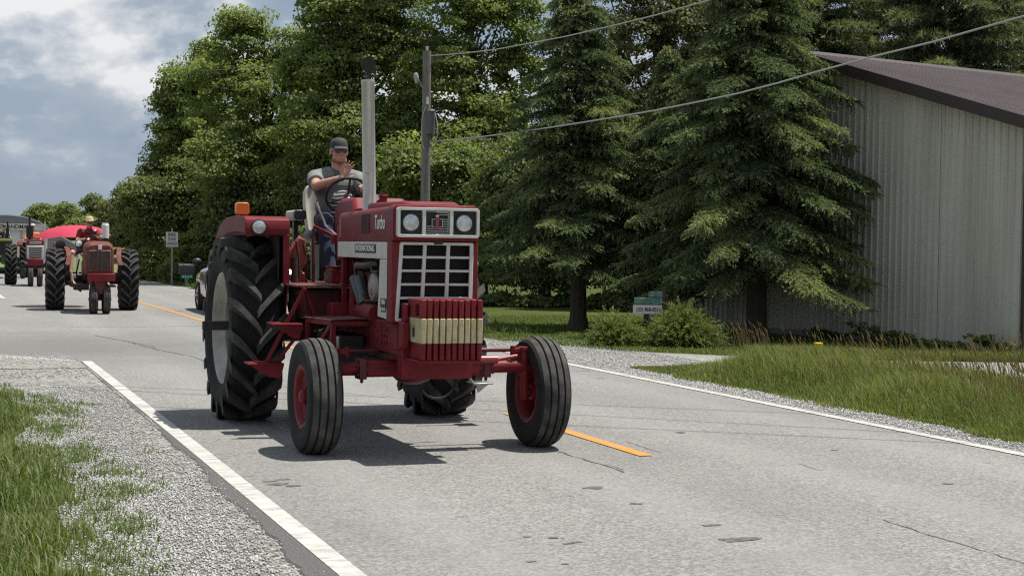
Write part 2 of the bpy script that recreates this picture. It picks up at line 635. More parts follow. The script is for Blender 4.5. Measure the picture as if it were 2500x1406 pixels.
# polished lighter wheel tracks
trk = None
for cx_ in (2.75, 4.35, 6.1, 7.6):
    d_ = gg.math('ABSOLUTE', gg.math('SUBTRACT', sx.outputs[0], cx_))
    b_ = gg.math('SUBTRACT', 1.0, gg.math('DIVIDE', d_, 0.5), clamp=True)
    trk = b_ if trk is None else gg.math('MAXIMUM', trk, b_)
c = gg.mix(gg.math('MULTIPLY', trk, 0.30), c, (0.288, 0.283, 0.272))
spot = gg.noise(gg.mapping(t, loc=(5, 2, 0), scale=(0.9, 1.6, 1)), 3.3, 3, 0.5)
c = gg.mix(gg.ramp(spot, [(0.69, (0, 0, 0)), (0.74, (0.480, 0.480, 0.480))]), c, (0.068, 0.068, 0.068))
# darker worn stretch at the junction
j1 = gg.math('SUBTRACT', 1.0, gg.math('DIVIDE', gg.math('ABSOLUTE', gg.math('SUBTRACT', sx.outputs[1], 24.5)), 5.0), clamp=True)
jx = gg.math('SUBTRACT', 1.0, gg.math('DIVIDE', gg.math('ABSOLUTE', gg.math('SUBTRACT', sx.outputs[0], 1.5)), 4.5), clamp=True)
jn = gg.noise(gg.mapping(t, scale=(0.25, 1.0, 1)), 1.2, 4, 0.6)
jm = gg.math('MULTIPLY', gg.math('MULTIPLY', j1, jx), gg.math('MULTIPLY', jn, 3.0), clamp=True)
c = gg.mix(gg.math('MULTIPLY', jm, 0.75), c, (0.132, 0.130, 0.124))
gg.l(c, bs.inputs['Base Color']); bs.inputs['Roughness'].default_value = 0.85
bs.inputs['Specular IOR Level'].default_value = 0.3
bn = gg.n('ShaderNodeBump'); bn.inputs['Strength'].default_value = 0.45; bn.inputs['Distance'].default_value = 0.008
gg.l(fine, bn.inputs['Height']); gg.l(bn.outputs[0], bs.inputs['Normal'])

edge_m = pm('dark_asphalt_edge', (0.064, 0.063, 0.061), 0.9, 0, (0.136, 0.134, 0.128), 70, 0.4, 0.7, 0.4, 120)
crack_m = pm('crack_tar', (0.072, 0.071, 0.068), 0.95, 0, (0.162, 0.158, 0.151), 22, 0.4, 0.65, spec=0.2)


def paint_mat(name, col, worn):
    m, gg, bs, _ = new_mat(name)
    t = gg.n('ShaderNodeTexCoord').outputs['Object']
    a = gg.noise(gg.mapping(t, scale=(0.7, 1.6, 1)), 7, 6, 0.7)
    b = gg.noise(t, 110, 4, 0.7)
    s = gg.math('ADD', gg.math('MULTIPLY', a, 0.75), gg.math('MULTIPLY', b, 0.5))
    f = gg.ramp(s, [(0.56, (0, 0, 0)), (0.76, (1, 1, 1))])
    c = gg.mix(gg.math('MULTIPLY', f, worn), col, (0.24, 0.235, 0.225))
    gg.l(c, bs.inputs['Base Color']); bs.inputs['Roughness'].default_value = 0.7
    return m


line_w = paint_mat('white_line_paint', (0.498, 0.490, 0.448), 0.9)
line_y = paint_mat('yellow_line_paint', (0.56, 0.225, 0.008), 0.6)

S = 2500
sheet('ground', [[(-S, -S), (S, -S), (S, S), (-S, S)]], 0.0, lawn_m)

# left shoulder gravel, wrapping round the corner of the side road
sh = []
U = us(-12, 20.64, 0.45)
def left_edge(u):
    if u < 18.0:
        return 0.98 + 0.10 * math.sin(u * 1.3) + 0.06 * math.sin(u * 3.7) - max(0, 7.5 - u) * 0.012
    return 0.95 - (u - 18.0) ** 2 * 0.35 - 0.05 * (u - 18)
for i in range(len(U) - 1):
    a, b = U[i], U[i + 1]
    r0 = 1.96 if a < 21.2 else 1.96 - (a - 21.2) * 0.4
    r1 = 1.96 if b < 21.2 else 1.96 - (b - 21.2) * 0.4
    sh.append([(left_edge(a) - 0.25, a), (r0, a), (r1, b), (left_edge(b) - 0.25, b)])
sheet('gravel_shoulder', sh, 0.004, shoulder_m)
eu = left_edge(20.6)
sheet('gravel_corner', [[(-40, 19.6), (eu - 1.6, 20.3), (eu - .2, 20.56), (1.96, 20.56), (1.90, 21.2), (1.76, 22.0), (0.5, 23.29), (-40, 23.29)]], 0.0105, shoulder_m)
# right shoulder and gravel drive
rs = strip(8.3, 8.92, -12, 19, 0.6, 0, 0.07)
rs.append([(8.3, 19), (9.0, 19), (9.6, 19.2), (10.3, 18.7), (11.0, 18.0), (11.9, 17.35), (13.1, 16.7), (30, 13), (30, 17.5), (15.3, 19.2), (13.55, 19.8), (12.4, 20.3), (11.6, 21.1), (11.0, 21.7), (10.2, 22.5), (9.7, 23.9), (9.1, 26), (8.3, 28)])
rs += strip(8.3, 8.75, 28, 160, 3.0, 0, 0.06)
sheet('gravel_drive', rs, 0.004, gravel_m)
# carriageway and side road
rd = strip(1.83, 8.42, -14, 400, 2.0)
for k in range(24, 42, 2):
    rd.append([(-60, k), (bend(1.83, k), k), (bend(1.83, k + 2), k + 2), (-60, k + 2)])
rd.append([(-60, 23.3), (0.5, 23.3), (1.83 - .00016 * 14 ** 2, 22), (bend(1.83, 24), 24), (-60, 24)])
rd.append([(-1.2, 42), (bend(1.83, 42), 42), (bend(1.83, 44), 44), (.6, 44)])
rd.append([(.6, 44), (bend(1.83, 44), 44), (bend(1.83, 46), 46)])
sheet('road', rd, 0.012, road_m)
ed_l = []
for u in us(-12, 21.6, 0.10):
    wd = .03 + .095 * min(1, max(0, (14.5 - u) / 6.5))
    ed_l.append((1.87 - wd + random.uniform(-.018, .018) + .02 * math.sin(u * 2.3), u))
m = MB()
for (va, ua), (vb, ub_) in zip(ed_l[:-1], ed_l[1:]):
    m.add([(va, ua, .0155), (1.872, ua, .0155), (1.872, ub_, .0155), (vb, ub_, .0155), (va - .02, ua, .0), (vb - .02, ub_, .0)], [(0, 1, 2, 3), (4, 0, 3, 5)])
ed = m.build('road_edge', edge_m)
ed.rotation_euler = (0, 0, TH)
ed['kind'] = 'structure'
sheet('edge_line', strip(1.865, 1.995, -12, 21.6, 2.0) , 0.0185, line_w)
sheet('edge_line', strip(1.865, 1.995, 44.5, 300, 3.0), 0.0185, line_w)
sheet('edge_line', strip(8.21, 8.33, -12, 300, 2.0), 0.0185, line_w)
sheet('centre_line', strip(5.18, 5.30, 11.06, 14.2, 1.0) + strip(5.18, 5.30, 23.3, 26.4, 1.0) + strip(5.18, 5.29, 30.5, 42.5, 2) + strip(5.18, 5.30, 48, 51, 1) + strip(5.18, 5.30, 60, 63, 1) + strip(5.18, 5.30, 72, 75, 1) + strip(5.18, 5.30, 84, 87, 1), 0.0185, line_y)


def crack(pts, w):
    """thin irregular polyline of quads"""
    out = []
    P = []
    for (u0, v0), (u1, v1) in zip(pts[:-1], pts[1:]):
        n = max(2, int(math.hypot(u1 - u0, v1 - v0) / 0.10))
        for i in range(n):
            t_ = i / n
            P.append((u0 + (u1 - u0) * t_ + random.uniform(-.012, .012), v0 + (v1 - v0) * t_ + random.uniform(-.014, .014), w * random.uniform(.35, 1.2)))
    for a, b in zip(P[:-1], P[1:]):
        dx, dy = b[1] - a[1], b[0] - a[0]
        L = math.hypot(dx, dy) + 1e-6
        nx, ny = -dy / L, dx / L
        out.append([(a[1] - nx * a[2], a[0] - ny * a[2]), (a[1] + nx * a[2], a[0] + ny * a[2]), (b[1] + nx * b[2], b[0] + ny * b[2]), (b[1] - nx * b[2], b[0] - ny * b[2])])
    return out


cr = crack([(8.05, 5.41), (7.44, 5.39), (7.0, 5.40), (6.6, 5.38)], 0.0055)
cr += crack([(10.39, 6.21), (9.89, 6.15)], 0.004)
cr += crack([(11.5, 4.66), (10.85, 4.70), (10.19, 4.71)], 0.010) + crack([(10.7, 4.74), (10.3, 4.75)], 0.007)
cr += crack([(11.95, 5.47), (11.14, 5.42)], 0.004)
cr += crack([(9.40, 3.78), (9.39, 4.07)], 0.004)
cr += crack([(17.53, 3.66), (15.9, 4.55)], 0.007)
cr += crack([(18.6, 6.2), (18.9, 8.2)], 0.010)
cr += crack([(27.5, 2.54), (25.8, 2.9), (23.8, 3.1), (22.4, 3.4), (20.5, 3.5)], 0.016) + crack([(25.6, 2.95), (24.6, 3.15), (23.9, 3.12)], 0.012)
cr += crack([(15.34, 2.1), (15.25, 2.9)], 0.007)
cr += crack([(30.0, 2.2), (30.3, 5.2), (30.1, 8.0)], 0.016)
sheet('road_crack', cr, 0.0155, crack_m)
spots = []
for (u_, v_, w_, h_) in ((7.74, 4.24, .12, .07), (8.19, 4.30, .06, .035), (9.69, 4.20, .07, .05), (9.02, 4.20, .045, .03), (8.08, 3.26, .03, .02), (7.9, 3.27, .035, .02), (7.92, 3.33, .03, .018), (8.15, 3.12, .022, .02),
                         (10.54, 2.14, .05, .03), (10.40, 2.18, .07, .05), (10.30, 2.25, .05, .04), (10.6, 2.25, .05, .02), (7.5, 2.9, .03, .02), (7.4, 3.05, .02, .015), (9.2, 6.7, .04, .03), (11.0, 6.9, .03, .03), (12.4, 6.2, .05, .05), (13.2, 3.1, .10, .06), (13.6, 3.3, .07, .05), (12.9, 2.9, .05, .04)):
    ph = random.uniform(0, 6)
    spots.append([(v_ + w_ * math.cos(a) * (1 + .35 * math.sin(3 * a + ph)), u_ + h_ * math.sin(a) * (1 + .3 * math.sin(2 * a + ph))) for a in [2 * math.pi * k / 14 for k in range(14)]])
sheet('road_stain', spots, 0.0150, crack_m)

# loose stones on the shoulders (uncountable)


def stones(name, n, fu, mat, smin, smax):
    C = np.array([fu() for _ in range(n)])
    s_ = RNG.uniform(smin, smax, n)
    base = np.array([[1, 0, 0], [0, 1, 0], [-1, 0, 0], [0, -1, 0], [0, 0, .75], [0, 0, -.6]], float)
    vv = base[None] * RNG.uniform(.65, 1.25, (n, 6, 1)) * s_[:, None, None]
    a = RNG.uniform(0, 6.28, n)
    ca, sa = np.cos(a), np.sin(a)
    x = vv[:, :, 0] * ca[:, None] - vv[:, :, 1] * sa[:, None]
    y = vv[:, :, 0] * sa[:, None] + vv[:, :, 1] * ca[:, None]
    P = np.stack([x + C[:, None, 0], y + C[:, None, 1], vv[:, :, 2] + s_[:, None] * .35 + .006], -1).reshape(-1, 3)
    F0 = np.array([[0, 1, 4], [1, 2, 4], [2, 3, 4], [3, 0, 4], [1, 0, 5], [2, 1, 5], [3, 2, 5], [0, 3, 5]])
    F = (F0[None] + (np.arange(n) * 6)[:, None, None]).reshape(-1, 3)
    o = np_mesh(name, P, F, mat, None, {'tint': np.repeat(RNG.random(n), 6)})
    o['kind'] = 'stuff'
    return o


def tint_mat(name, stops, rough=0.8, trans=0.0, spec=0.3, trans_gain=1.0):
    """colour from the per-vertex random attribute; optional translucency for leaves"""
    m, gg, bs, out = new_mat(name)
    at = gg.n('ShaderNodeAttribute', attribute_name='tint')
    c = gg.ramp(at.outputs['Fac'], stops)
    gg.l(c, bs.inputs['Base Color'])
    bs.inputs['Roughness'].default_value = rough
    bs.inputs['Specular IOR Level'].default_value = spec
    if trans:
        tr = gg.n('ShaderNodeBsdfTranslucent')
        tcm = gg.mix(1.0, c, (1.25 * trans_gain, 1.35 * trans_gain, 0.6 * trans_gain), 'MULTIPLY')
        gg.l(tcm, tr.inputs[0])
        ms = gg.n('ShaderNodeMixShader')
        ms.inputs[0].default_value = trans
        gg.l(bs.outputs[0], ms.inputs[1]); gg.l(tr.outputs[0], ms.inputs[2])
        gg.l(ms.outputs[0], out.inputs[0])
    return m


stone_m = tint_mat('loose_stone', [(0, (0.213, 0.205, 0.193)), (0.6, (0.361, 0.357, 0.344)), (1, (0.508, 0.508, 0.492))], 0.9)


def p_left():
    u = random.uniform(5.5, 18) if random.random() < .75 else random.uniform(5.5, 11)
    e = left_edge(u)
    v = e + random.uniform(-.25, .95) * (random.random() ** .5)
    if v > 1.86:
        v = e + random.uniform(0, .4)
    p = W(u, v)
    return (p.x, p.y)


def p_corner():
    r = random.random()
    if r < .45:
        p = W(23.32 + random.gauss(0, .12) - abs(random.gauss(0, .25)), random.uniform(-9, .6))
    elif r < .6:
        q = random.random()
        p = W(23.3 - 1.5 * q + random.gauss(0, .08), .5 + 1.3 * q - abs(random.gauss(0, .15)))
    else:
        p = W(random.uniform(19.2, 23.3), random.uniform(-7, 1.75))
    return (p.x, p.y)


def p_right():
    u = random.uniform(9.5, 26)
    lo, hi = 8.36, 8.9
    if u > 19:
        hi = 10.5
    p = W(u, random.uniform(lo, hi))
    return (p.x, p.y)


stones('loose_gravel', 42000, p_left, stone_m, .0035, .0115)
stones('loose_gravel', 15000, p_corner, stone_m, .005, .016)
stones('loose_gravel', 16000, p_right, stone_m, .005, .015)

# low wooded rise beyond the bend
hm = MB()
hill_m = pm('rough_field', (0.10, 0.125, 0.04), 0.95, 0, (0.15, 0.16, 0.06), 0.4, bump=0.6, bscale=3)
hp = [(0, 0), (0.12, .18), (0.3, .55), (0.5, .85), (0.7, 1.0), (0.88, .95), (1, .9)]
rr = []
for sy in (-1, -.5, 0, .5, 1):
    fall = 1 - abs(sy) ** 2 * .9
    rr.append([W(96 + sy * 26 + 10 * math.sin(i), -8 + q[0] * 40, q[1] * fall * 2.3 - .05) for i, q in enumerate(hp)])
hm.rings(rr, False, False, False)
hill = hm.build('field_rise', hill_m)
hill['kind'] = 'structure'

# ================================================================= pole barn
wall_m = pm('ribbed_white_steel', (0.49, 0.475, 0.415), 0.55, 0, (0.37, 0.355, 0.30), 2.2, 0.35, 0.7, 0, stretch=(1, 1, .12), third=(0.40, 0.385, 0.33), tscale=3)
roof_m = pm('brown_roof_steel', (0.155, 0.118, 0.114), 0.42, 0, (0.185, 0.145, 0.14), 1.5)
trim_m = pm('dark_brown_trim', (0.035, 0.022, 0.020), 0.5)
dvec = Vector((-0.551, 0.834, 0))
nvec = Vector((0.834, 0.551, 0))
corner = Vector((8.30, 25.256, 0))
HW = 4.9
barn = thing('pole_barn', 'long low white ribbed steel barn with brown metal roof behind the spruces', 'barn',
             corner + dvec * HW, math.atan2(-0.834, 0.551))
EAVE, APEX = 3.82, 5.27
PIT = (APEX - EAVE) / HW


def ztop(x):
    return APEX - PIT * abs(x)


def rib_profile(x0, x1, step=0.152):
    pts = []
    n = int(round((x1 - x0) / step))
    st = (x1 - x0) / n
    for i in range(n):
        a = x0 + i * st
        pts += [(a, 0), (a + st * .36, 0), (a + st * .45, .026), (a + st * .57, .026), (a + st * .66, 0)]
    pts.append((x1, 0))
    return pts


npan = 11
for k in range(npan):
    x0, x1 = -HW + 2 * HW * k / npan, -HW + 2 * HW * (k + 1) / npan
    pr = rib_profile(x0 + .002, x1 - .002)
    m = MB()
    xs = []
    for a, b in zip(pr[:-1], pr[1:]):
        if a[0] < 0 < b[0]:
            xs += [a, (0, a[1])]
        else:
            xs.append(a)
    xs.append(pr[-1])
    off = 0.0 if k % 2 else -0.004
    m.rings([[V(x, -y + off, .12) for x, y in xs], [V(x, -y + off, ztop(x) - .04) for x, y in xs]], False, False, False)
    m.build('siding_panel', wall_m, barn, angle=20)
m = MB()
m.bb(-HW, HW, -.03, 0.03, 0.0, .13)
m.build('base_board', pm('grey_base_board', (0.2, 0.19, 0.17), 0.9), barn)
LB = 19.0
pr = rib_profile(.05, LB)
m = MB()
m.rings([[V(HW - .01 + y, x, .05) for x, y in pr], [V(HW - .01 + y, x, EAVE - .05) for x, y in pr]], False, False, False)
m.build('side_wall', wall_m, barn, angle=20)
m = MB()
m.rings([[V(-HW + .01 - y, x, .05) for x, y in pr], [V(-HW + .01 - y, x, EAVE - .05) for x, y in pr]], False, False, False)
m.build('side_wall', wall_m, barn, angle=20)
m = MB()
m.add([(-HW, LB, 0), (HW, LB, 0), (HW, LB, EAVE), (0, LB, APEX - .02), (-HW, LB, EAVE)], [(0, 1, 2, 3, 4)])
m.build('end_wall', wall_m, barn)
OV, EV = 0.28, 0.22
nrp = 22
for sgn in (1, -1):
    for k in range(nrp):
        y0, y1 = -OV + (LB + 2 * OV) * k / nrp, -OV + (LB + 2 * OV) * (k + 1) / nrp
        pr = rib_profile(y0, y1 - .004, .152)
        lift = .05 + (.004 if k % 2 else 0)
        m = MB()
        xe = HW + EV
        m.rings([[V(sgn * .0, y, APEX + lift + h * 1.2) for y, h in pr], [V(sgn * xe, y, APEX - PIT * xe + lift + h * 1.2) for y, h in pr]], False, False, False)
        m.build('roof_panel', roof_m, barn, angle=20)
for sgn in (1, -1):
    m = MB()
    xe = HW + EV
    m.hexa([V(0, -OV - .02, APEX - .14), V(sgn * xe, -OV - .02, APEX - PIT * xe - .14), V(sgn * xe, -OV + .03, APEX - PIT * xe - .14), V(0, -OV + .03, APEX - .14),
            V(0, -OV - .02, APEX + .07), V(sgn * xe, -OV - .02, APEX - PIT * xe + .07), V(sgn * xe, -OV + .03, APEX - PIT * xe + .07), V(0, -OV + .03, APEX + .07)])
    m.build('rake_trim', trim_m, barn)
    m = MB()
    m.hexa([V(sgn * .01, -OV + .03, APEX - .12), V(sgn * xe, -OV + .03, APEX - PIT * xe - .12), V(sgn * xe, -.03, APEX - PIT * xe - .12), V(sgn * .01, -.03, APEX - .12),
            V(sgn * .01, -OV + .03, APEX - .1), V(sgn * xe, -OV + .03, APEX - PIT * xe - .1), V(sgn * xe, -.03, APEX - PIT * xe - .1), V(sgn * .01, -.03, APEX - .1)])
    m.build('soffit', pm('pale_soffit', (0.42, 0.42, 0.40), 0.6) if sgn == 1 else MATS['pale_soffit'], barn)
    m = MB()
    m.bb(sgn * (HW - .015), sgn * (HW + .045), -.045, .06, .02, EAVE - .08)
    m.build('corner_trim', trim_m, barn)
m = MB()
m.prism([V(-.18, -OV - .03, APEX + .02), V(.18, -OV - .03, APEX + .02), V(0, -OV - .03, APEX + .105)], (0, LB + 2 * OV, 0))
m.build('ridge_cap', trim_m, barn)

# ================================================================= utility pole, wires, signs
wood_m = pm('weathered_pole_wood', (0.20, 0.185, 0.165), 0.9, 0, (0.11, 0.10, 0.09), 6, 0.35, 0.7, 0.3, 12, stretch=(6, 6, .5))
up_ = thing('utility_pole', 'weathered grey wooden utility pole with a grey transformer behind the red tractor', 'utility pole', (-1.92, 34, 0))
up_.scale = (.775, .775, .775)
m = MB(); m.cyl((0, 0, 0), (0, 0, 7.55), .15, .115, 14); m.build('pole', wood_m, up_)
m = MB(); m.cyl((.13, -.12, 5.02), (.13, -.12, 5.66), .125, None, 16); m.cyl((.13, -.12, 5.66), (.13, -.12, 5.71), .14, .11, 16)
m.bb(-.02, .2, -.04, .02, 5.2, 5.5)
m.build('transformer', pm('transformer_grey', (0.085, 0.09, 0.095), 0.5), up_).location.z = .2
m = MB(); m.tube([(.0, -.14, 5.8), (-.1, -.17, 5.5), (-.12, -.16, 5.1), (-.1, -.15, 4.75), (-.03, -.14, 4.6)], .014, 6)
m.tube([(.25, -.2, 5.62), (.33, -.22, 5.3), (.34, -.2, 5.0), (.28, -.16, 4.82)], .014, 6)
m.tube([(.1, -.15, 4.82), (.2, -.16, 4.7), (.16, -.16, 4.5), (.08, -.15, 4.42)], .012, 6)
m.build('service_cable', pm('pale_cable', (0.42, 0.42, 0.38), 0.6), up_).location.z = .2
ins_m = pm('insulator_glass', (0.5, 0.5, 0.48), 0.2)
m = MB(); m.cyl((.03, -.12, 6.05), (.03, -.12, 6.25), .04, .03, 10); m.build('insulator', ins_m, up_)
m = MB(); m.cyl((.0, 0, 7.5), (0, 0, 7.68), .03, .045, 10)
m.build('insulator', ins_m, up_)
m = MB(); m.tube([(-.1, -.05, 6.5), (-.2, -.12, 6.72), (-.28, -.15, 6.85)], .015, 6)
m.lathe([(0, .02), (.03, .06), (.12, .075), (.24, .06), (.30, .035)], (-.30, -.15, 6.92), (.12, 0, -1), 12)
m.build('cutout_fuse', pm('grey_porcelain', (0.33, 0.33, 0.33), 0.3), up_)

wire_m = pm('bare_wire', (0.34, 0.34, 0.32), 0.5, 0.3)
wire_k = pm('dark_wire', (0.03, 0.03, 0.03), 0.6)


def wire(name, pts, r, label, mat, group):
    m = MB(); m.tube(pts, r, 6)
    return tag(m.build(name, mat), label, 'wire', group)




def px_ray(x, y):
    d = fw + rt * (x - 1250) / 3800 + up * (703 - y) / 3800
    return d


pa = V(-1.72, 33.9, 0); pb = V(6.26, 19, 0)


def over_line(path):
    """points of a hanging wire: plan line from the pole to the next pole, heights read off the photo"""
    out = []
    for (x, y) in path:
        d = px_ray(x, y)
        dd = pb - pa
        den = d.x * dd.y - d.y * dd.x
        k = (pa.x * dd.y - pa.y * dd.x) / den
        out.append(EYE + d * k)
    return out


pts = over_line([(1052, 137), (1130, 131), (1208, 122), (1290, 107), (1380, 90), (1490, 65), (1600, 38), (1736, 0)])
e1 = (pts[-1] - pts[-2])
pts += [pts[-1] + e1 * 1.5 + V(0, 0, .08), pts[-1] + e1 * 4 + V(0, 0, .5)]
wire('overhead_wire', pts, .012, 'thin upper overhead wire running from the top of the wooden pole', wire_m, 'overhead wires from the wooden pole')
pts = over_line([(1058, 346), (1180, 334), (1300, 318), (1400, 303), (1500, 287), (1600, 270), (1700, 250), (1800, 229), (1900, 203), (2000, 174), (2134, 138), (2281, 102), (2400, 68), (2500, 40)])
e1 = (pts[-1] - pts[-2])
pts += [pts[-1] + e1 * 1.5 + V(0, 0, .05), pts[-1] + e1 * 3 + V(0, 0, .2)]
wire('service_wire', pts, .014, 'thick lower service wire sagging from the pole past the barn roof', wire_m, 'overhead wires from the wooden pole')
for (u_a, v_a, u_b, v_b), z_, lb in (((14.89, 6.2, 13.56, 8.14), 7.6, 'wire high over the road, casting the farthest thin shadow line'),
                                    ((13.98, 5.83, 12.1, 8.0), 7.3, 'wire high over the road, casting the middle thin shadow line'),
                                    ((13.12, 5.47, 11.28, 8.03), 7.0, 'wire high over the road, casting the nearest thin shadow line')):
    a, b = W(u_a, v_a), W(u_b, v_b)
    sh_ = V(TO_SUN.x / TO_SUN.z, TO_SUN.y / TO_SUN.z, 1) * z_
    a, b = a + sh_, b + sh_
    d = (b - a).normalized()
    wire('crossing_wire', [a - d * 26 + V(0, 0, .7), a - d * 13 + V(0, 0, .2), a, b, b + d * 13 + V(0, 0, .2), b + d * 24 + V(0, 0, .7)], .0145, lb, wire_k, 'wires crossing above the road')


def text(name, body, size, cols, loc, mat, parent, ext=.002, shear=0.0, align='CENTER', xs=1.0, bold=0.0):
    cu = bpy.data.curves.new(name, 'FONT')
    cu.body = body
    cu.size = size
    cu.extrude = ext
    cu.shear = shear
    cu.offset = bold
    cu.align_x = align
    cu.align_y = 'CENTER'
    tmp = bpy.data.objects.new(name, cu)
    COL.objects.link(tmp)
    dg = bpy.context.evaluated_depsgraph_get()
    me = bpy.data.meshes.new_from_object(tmp.evaluated_get(dg))
    bpy.data.objects.remove(tmp)
    X, Y, Z = [Vector(c_) for c_ in cols]
    M = Matrix(((X.x * xs, Y.x, Z.x, loc[0]), (X.y * xs, Y.y, Z.y, loc[1]), (X.z * xs, Y.z, Z.z, loc[2]), (0, 0, 0, 1)))
    me.transform(M)
    me.name = name
    me.materials.clear()
    return link(name, me, parent, mat)


FRONT = ((1, 0, 0), (0, 0, 1), (0, -1, 0))
SIDE = ((0, -1, 0), (0, 0, 1), (-1, 0, 0))

post_m = pm('galvanised_post', (0.22, 0.24, 0.22), 0.5, 0.4)
sg = thing('road_sign', 'small white rectangular sign reading speed zone ahead on a thin post', 'road sign', (-12.47, 57, 0), R(14))
m = MB(); m.bb(-.03, .03, 0, .04, 0, 2.12); m.build('post', post_m, sg)
m = MB(); m.bb(-.21, .21, -.012, 0, 1.43, 1.97); m.build('sign_panel', pm('sign_white', (0.55, 0.56, 0.57), 0.5), sg, bevel=.003)
text('lettering', 'SPEED', .15, FRONT, (0, -.013, 1.855), letter_b, sg, xs=.72, bold=.004)
text('lettering', 'ZONE', .15, FRONT, (0, -.013, 1.705), letter_b, sg, xs=.72, bold=.004)
text('lettering', 'AHEAD', .15, FRONT, (0, -.013, 1.55), letter_b, sg, xs=.72, bold=.004)
for zb_ in (1.93, 1.455):
    m = MB(); m.bb(-.17, .17, -.0135, -.012, zb_, zb_ + .01); m.build('sign_border', letter_b, sg)

mb = thing('mailbox', 'dark roadside mailbox with a green number plate beside the sign post', 'mailbox', (-11.72, 56, -.275), R(14))
mb.scale = (1.167, 1.167, 1.167)
m = MB(); m.bb(-.05, .05, -.05, .05, .20, .62); m.build('post', wood_m, mb)
m = MB()
prof = [V(-.24, -.1, .62), V(-.24, .1, .62)] + [V(-.24, .1 * math.cos(R(a)), .86 + .1 * math.sin(R(a))) for a in range(0, 181, 20)]
m.prism(prof, (.48, 0, 0)); m.build('box', pm('mailbox_black', (0.02, 0.022, 0.026), 0.4), mb)
m = MB(); m.bb(-.17, .2, -.062, -.052, .5, .61); m.build('number_plate', pm('green_plate', (0.012, 0.20, 0.13), 0.4), mb)
text('lettering', '4 8 4 8', .1, FRONT, (.015, -.064, .555), pm('pale_green_digits', (0.35, 0.62, 0.5), 0.5), mb, bold=.002)

bsn = thing('business_sign', 'low yard sign with a white phone number strip beneath the spruce', 'yard sign', (2.29, 26.3, .10), R(6))
bsn.scale = (.94, .94, .94)
bsp = pm('brown_sign_post', (0.05, 0.04, 0.028), 0.9)
m = MB(); m.bb(.275, .33, -.03, .03, -.12, .95); m.build('post', bsp, bsn)

m = MB(); m.bb(-.26, .27, -.03, .0, .455, .615); m.build('number_strip', pm('strip_white', (0.62, 0.61, 0.58), 0.5), bsn, bevel=.004)
text('lettering', '(33) 868-8511', .095, FRONT, (.02, -.032, .535), letter_b, bsn, bold=.0018, xs=.82)
m = MB(); m.bb(-.02, .03, .0, .04, -.12, .5); m.build('post', bsp, bsn)
teal = pm('sign_teal', (0.05, 0.14, 0.115), 0.6, 0, (0.17, 0.25, 0.22), 16, 0.42, 0.6)
m = MB(); m.bb(-.24, .27, -.03, .0, .63, .745); m.build('name_board', teal, bsn, bevel=.004)
m = MB(); m.bb(.02, .27, -.03, .0, .76, .86); m.build('name_board', teal, bsn, bevel=.004)

ym = MB(); ym.bb(-.06, .06, -.04, .04, .10, .21); ym.prism([V(-.02, -.02, 0), V(.02, -.02, 0), V(.02, .02, 0), V(-.02, .02, 0)], (0, 0, .1))
yo = ym.build('yellow_marker', pm('yellow_plastic', (0.75, 0.55, 0.02), 0.5), bevel=.008)
yo.location = (4.78, 24.2, 0.0)
tag(yo, 'small yellow plastic marker in the tall grass before the barn', 'marker')

# ================================================================= vegetation
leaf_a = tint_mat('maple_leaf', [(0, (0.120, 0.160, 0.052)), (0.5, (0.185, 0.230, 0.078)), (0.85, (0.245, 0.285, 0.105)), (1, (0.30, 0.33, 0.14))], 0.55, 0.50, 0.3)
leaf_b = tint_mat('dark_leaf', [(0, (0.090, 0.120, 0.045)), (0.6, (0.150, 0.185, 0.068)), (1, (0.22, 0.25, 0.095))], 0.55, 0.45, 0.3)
leaf_c = tint_mat('light_leaf', [(0, (0.125, 0.160, 0.052)), (0.6, (0.190, 0.230, 0.080)), (1, (0.27, 0.29, 0.12))], 0.55, 0.50, 0.3)
leaf_d = tint_mat('brownish_leaf', [(0, (0.110, 0.115, 0.055)), (0.6, (0.165, 0.172, 0.082)), (1, (0.23, 0.225, 0.12))], 0.55, 0.45, 0.3)
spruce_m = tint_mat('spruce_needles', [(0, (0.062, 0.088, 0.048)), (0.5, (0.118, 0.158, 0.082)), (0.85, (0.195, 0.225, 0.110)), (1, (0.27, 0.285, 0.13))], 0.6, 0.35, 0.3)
pine_m = tint_mat('pine_needles', [(0, (0.08, 0.10, 0.062)), (0.6, (0.145, 0.17, 0.092)), (1, (0.24, 0.25, 0.115))], 0.6, 0.32, 0.3)
yew_m = tint_mat('yew_needles', [(0, (0.11, 0.14, 0.05)), (0.6, (0.19, 0.225, 0.075)), (1, (0.27, 0.29, 0.10))], 0.6, 0.35, 0.3)
bark_m = pm('dark_bark', (0.045, 0.036, 0.028), 0.95, 0, (0.085, 0.072, 0.058), 9, 0.35, 0.7, 0.7, 14, stretch=(3, 3, .6))
bark_g = pm('grey_bark', (0.09, 0.08, 0.068), 0.95, 0, (0.05, 0.044, 0.038), 6, 0.35, 0.7, 0.6, 12, stretch=(3, 3, .6))


def unit(a):
    return a / (np.linalg.norm(a, axis=-1, keepdims=True) + 1e-9)


def leaves(C, N, S_, rng):
    """one folded lobed leaf (4 triangles as 2 quads) per point: centre C, normal N, size S_"""
    n = len(C)
    rnd = rng.normal(size=(n, 3))
    T = unit(np.cross(N, rnd))
    B = np.cross(N, T)
    s = S_[:, None]
    w = rng.uniform(.36, .52, n)[:, None]
    fold = rng.uniform(.05, .22, n)[:, None]
    p0 = C - T * s * .5
    p1 = C + T * s * .55 - N * s * .08
    a = C - B * s * w + N * s * fold + T * s * .02
    b = C + B * s * w + N * s * fold + T * s * .02
    P = np.stack([p0, a, p1, b], 1).reshape(-1, 3)
    F0 = np.array([[0, 2, 1], [0, 3, 2]])
    F = (F0[None] + (np.arange(n) * 4)[:, None, None]).reshape(-1, 3)
    return P, F


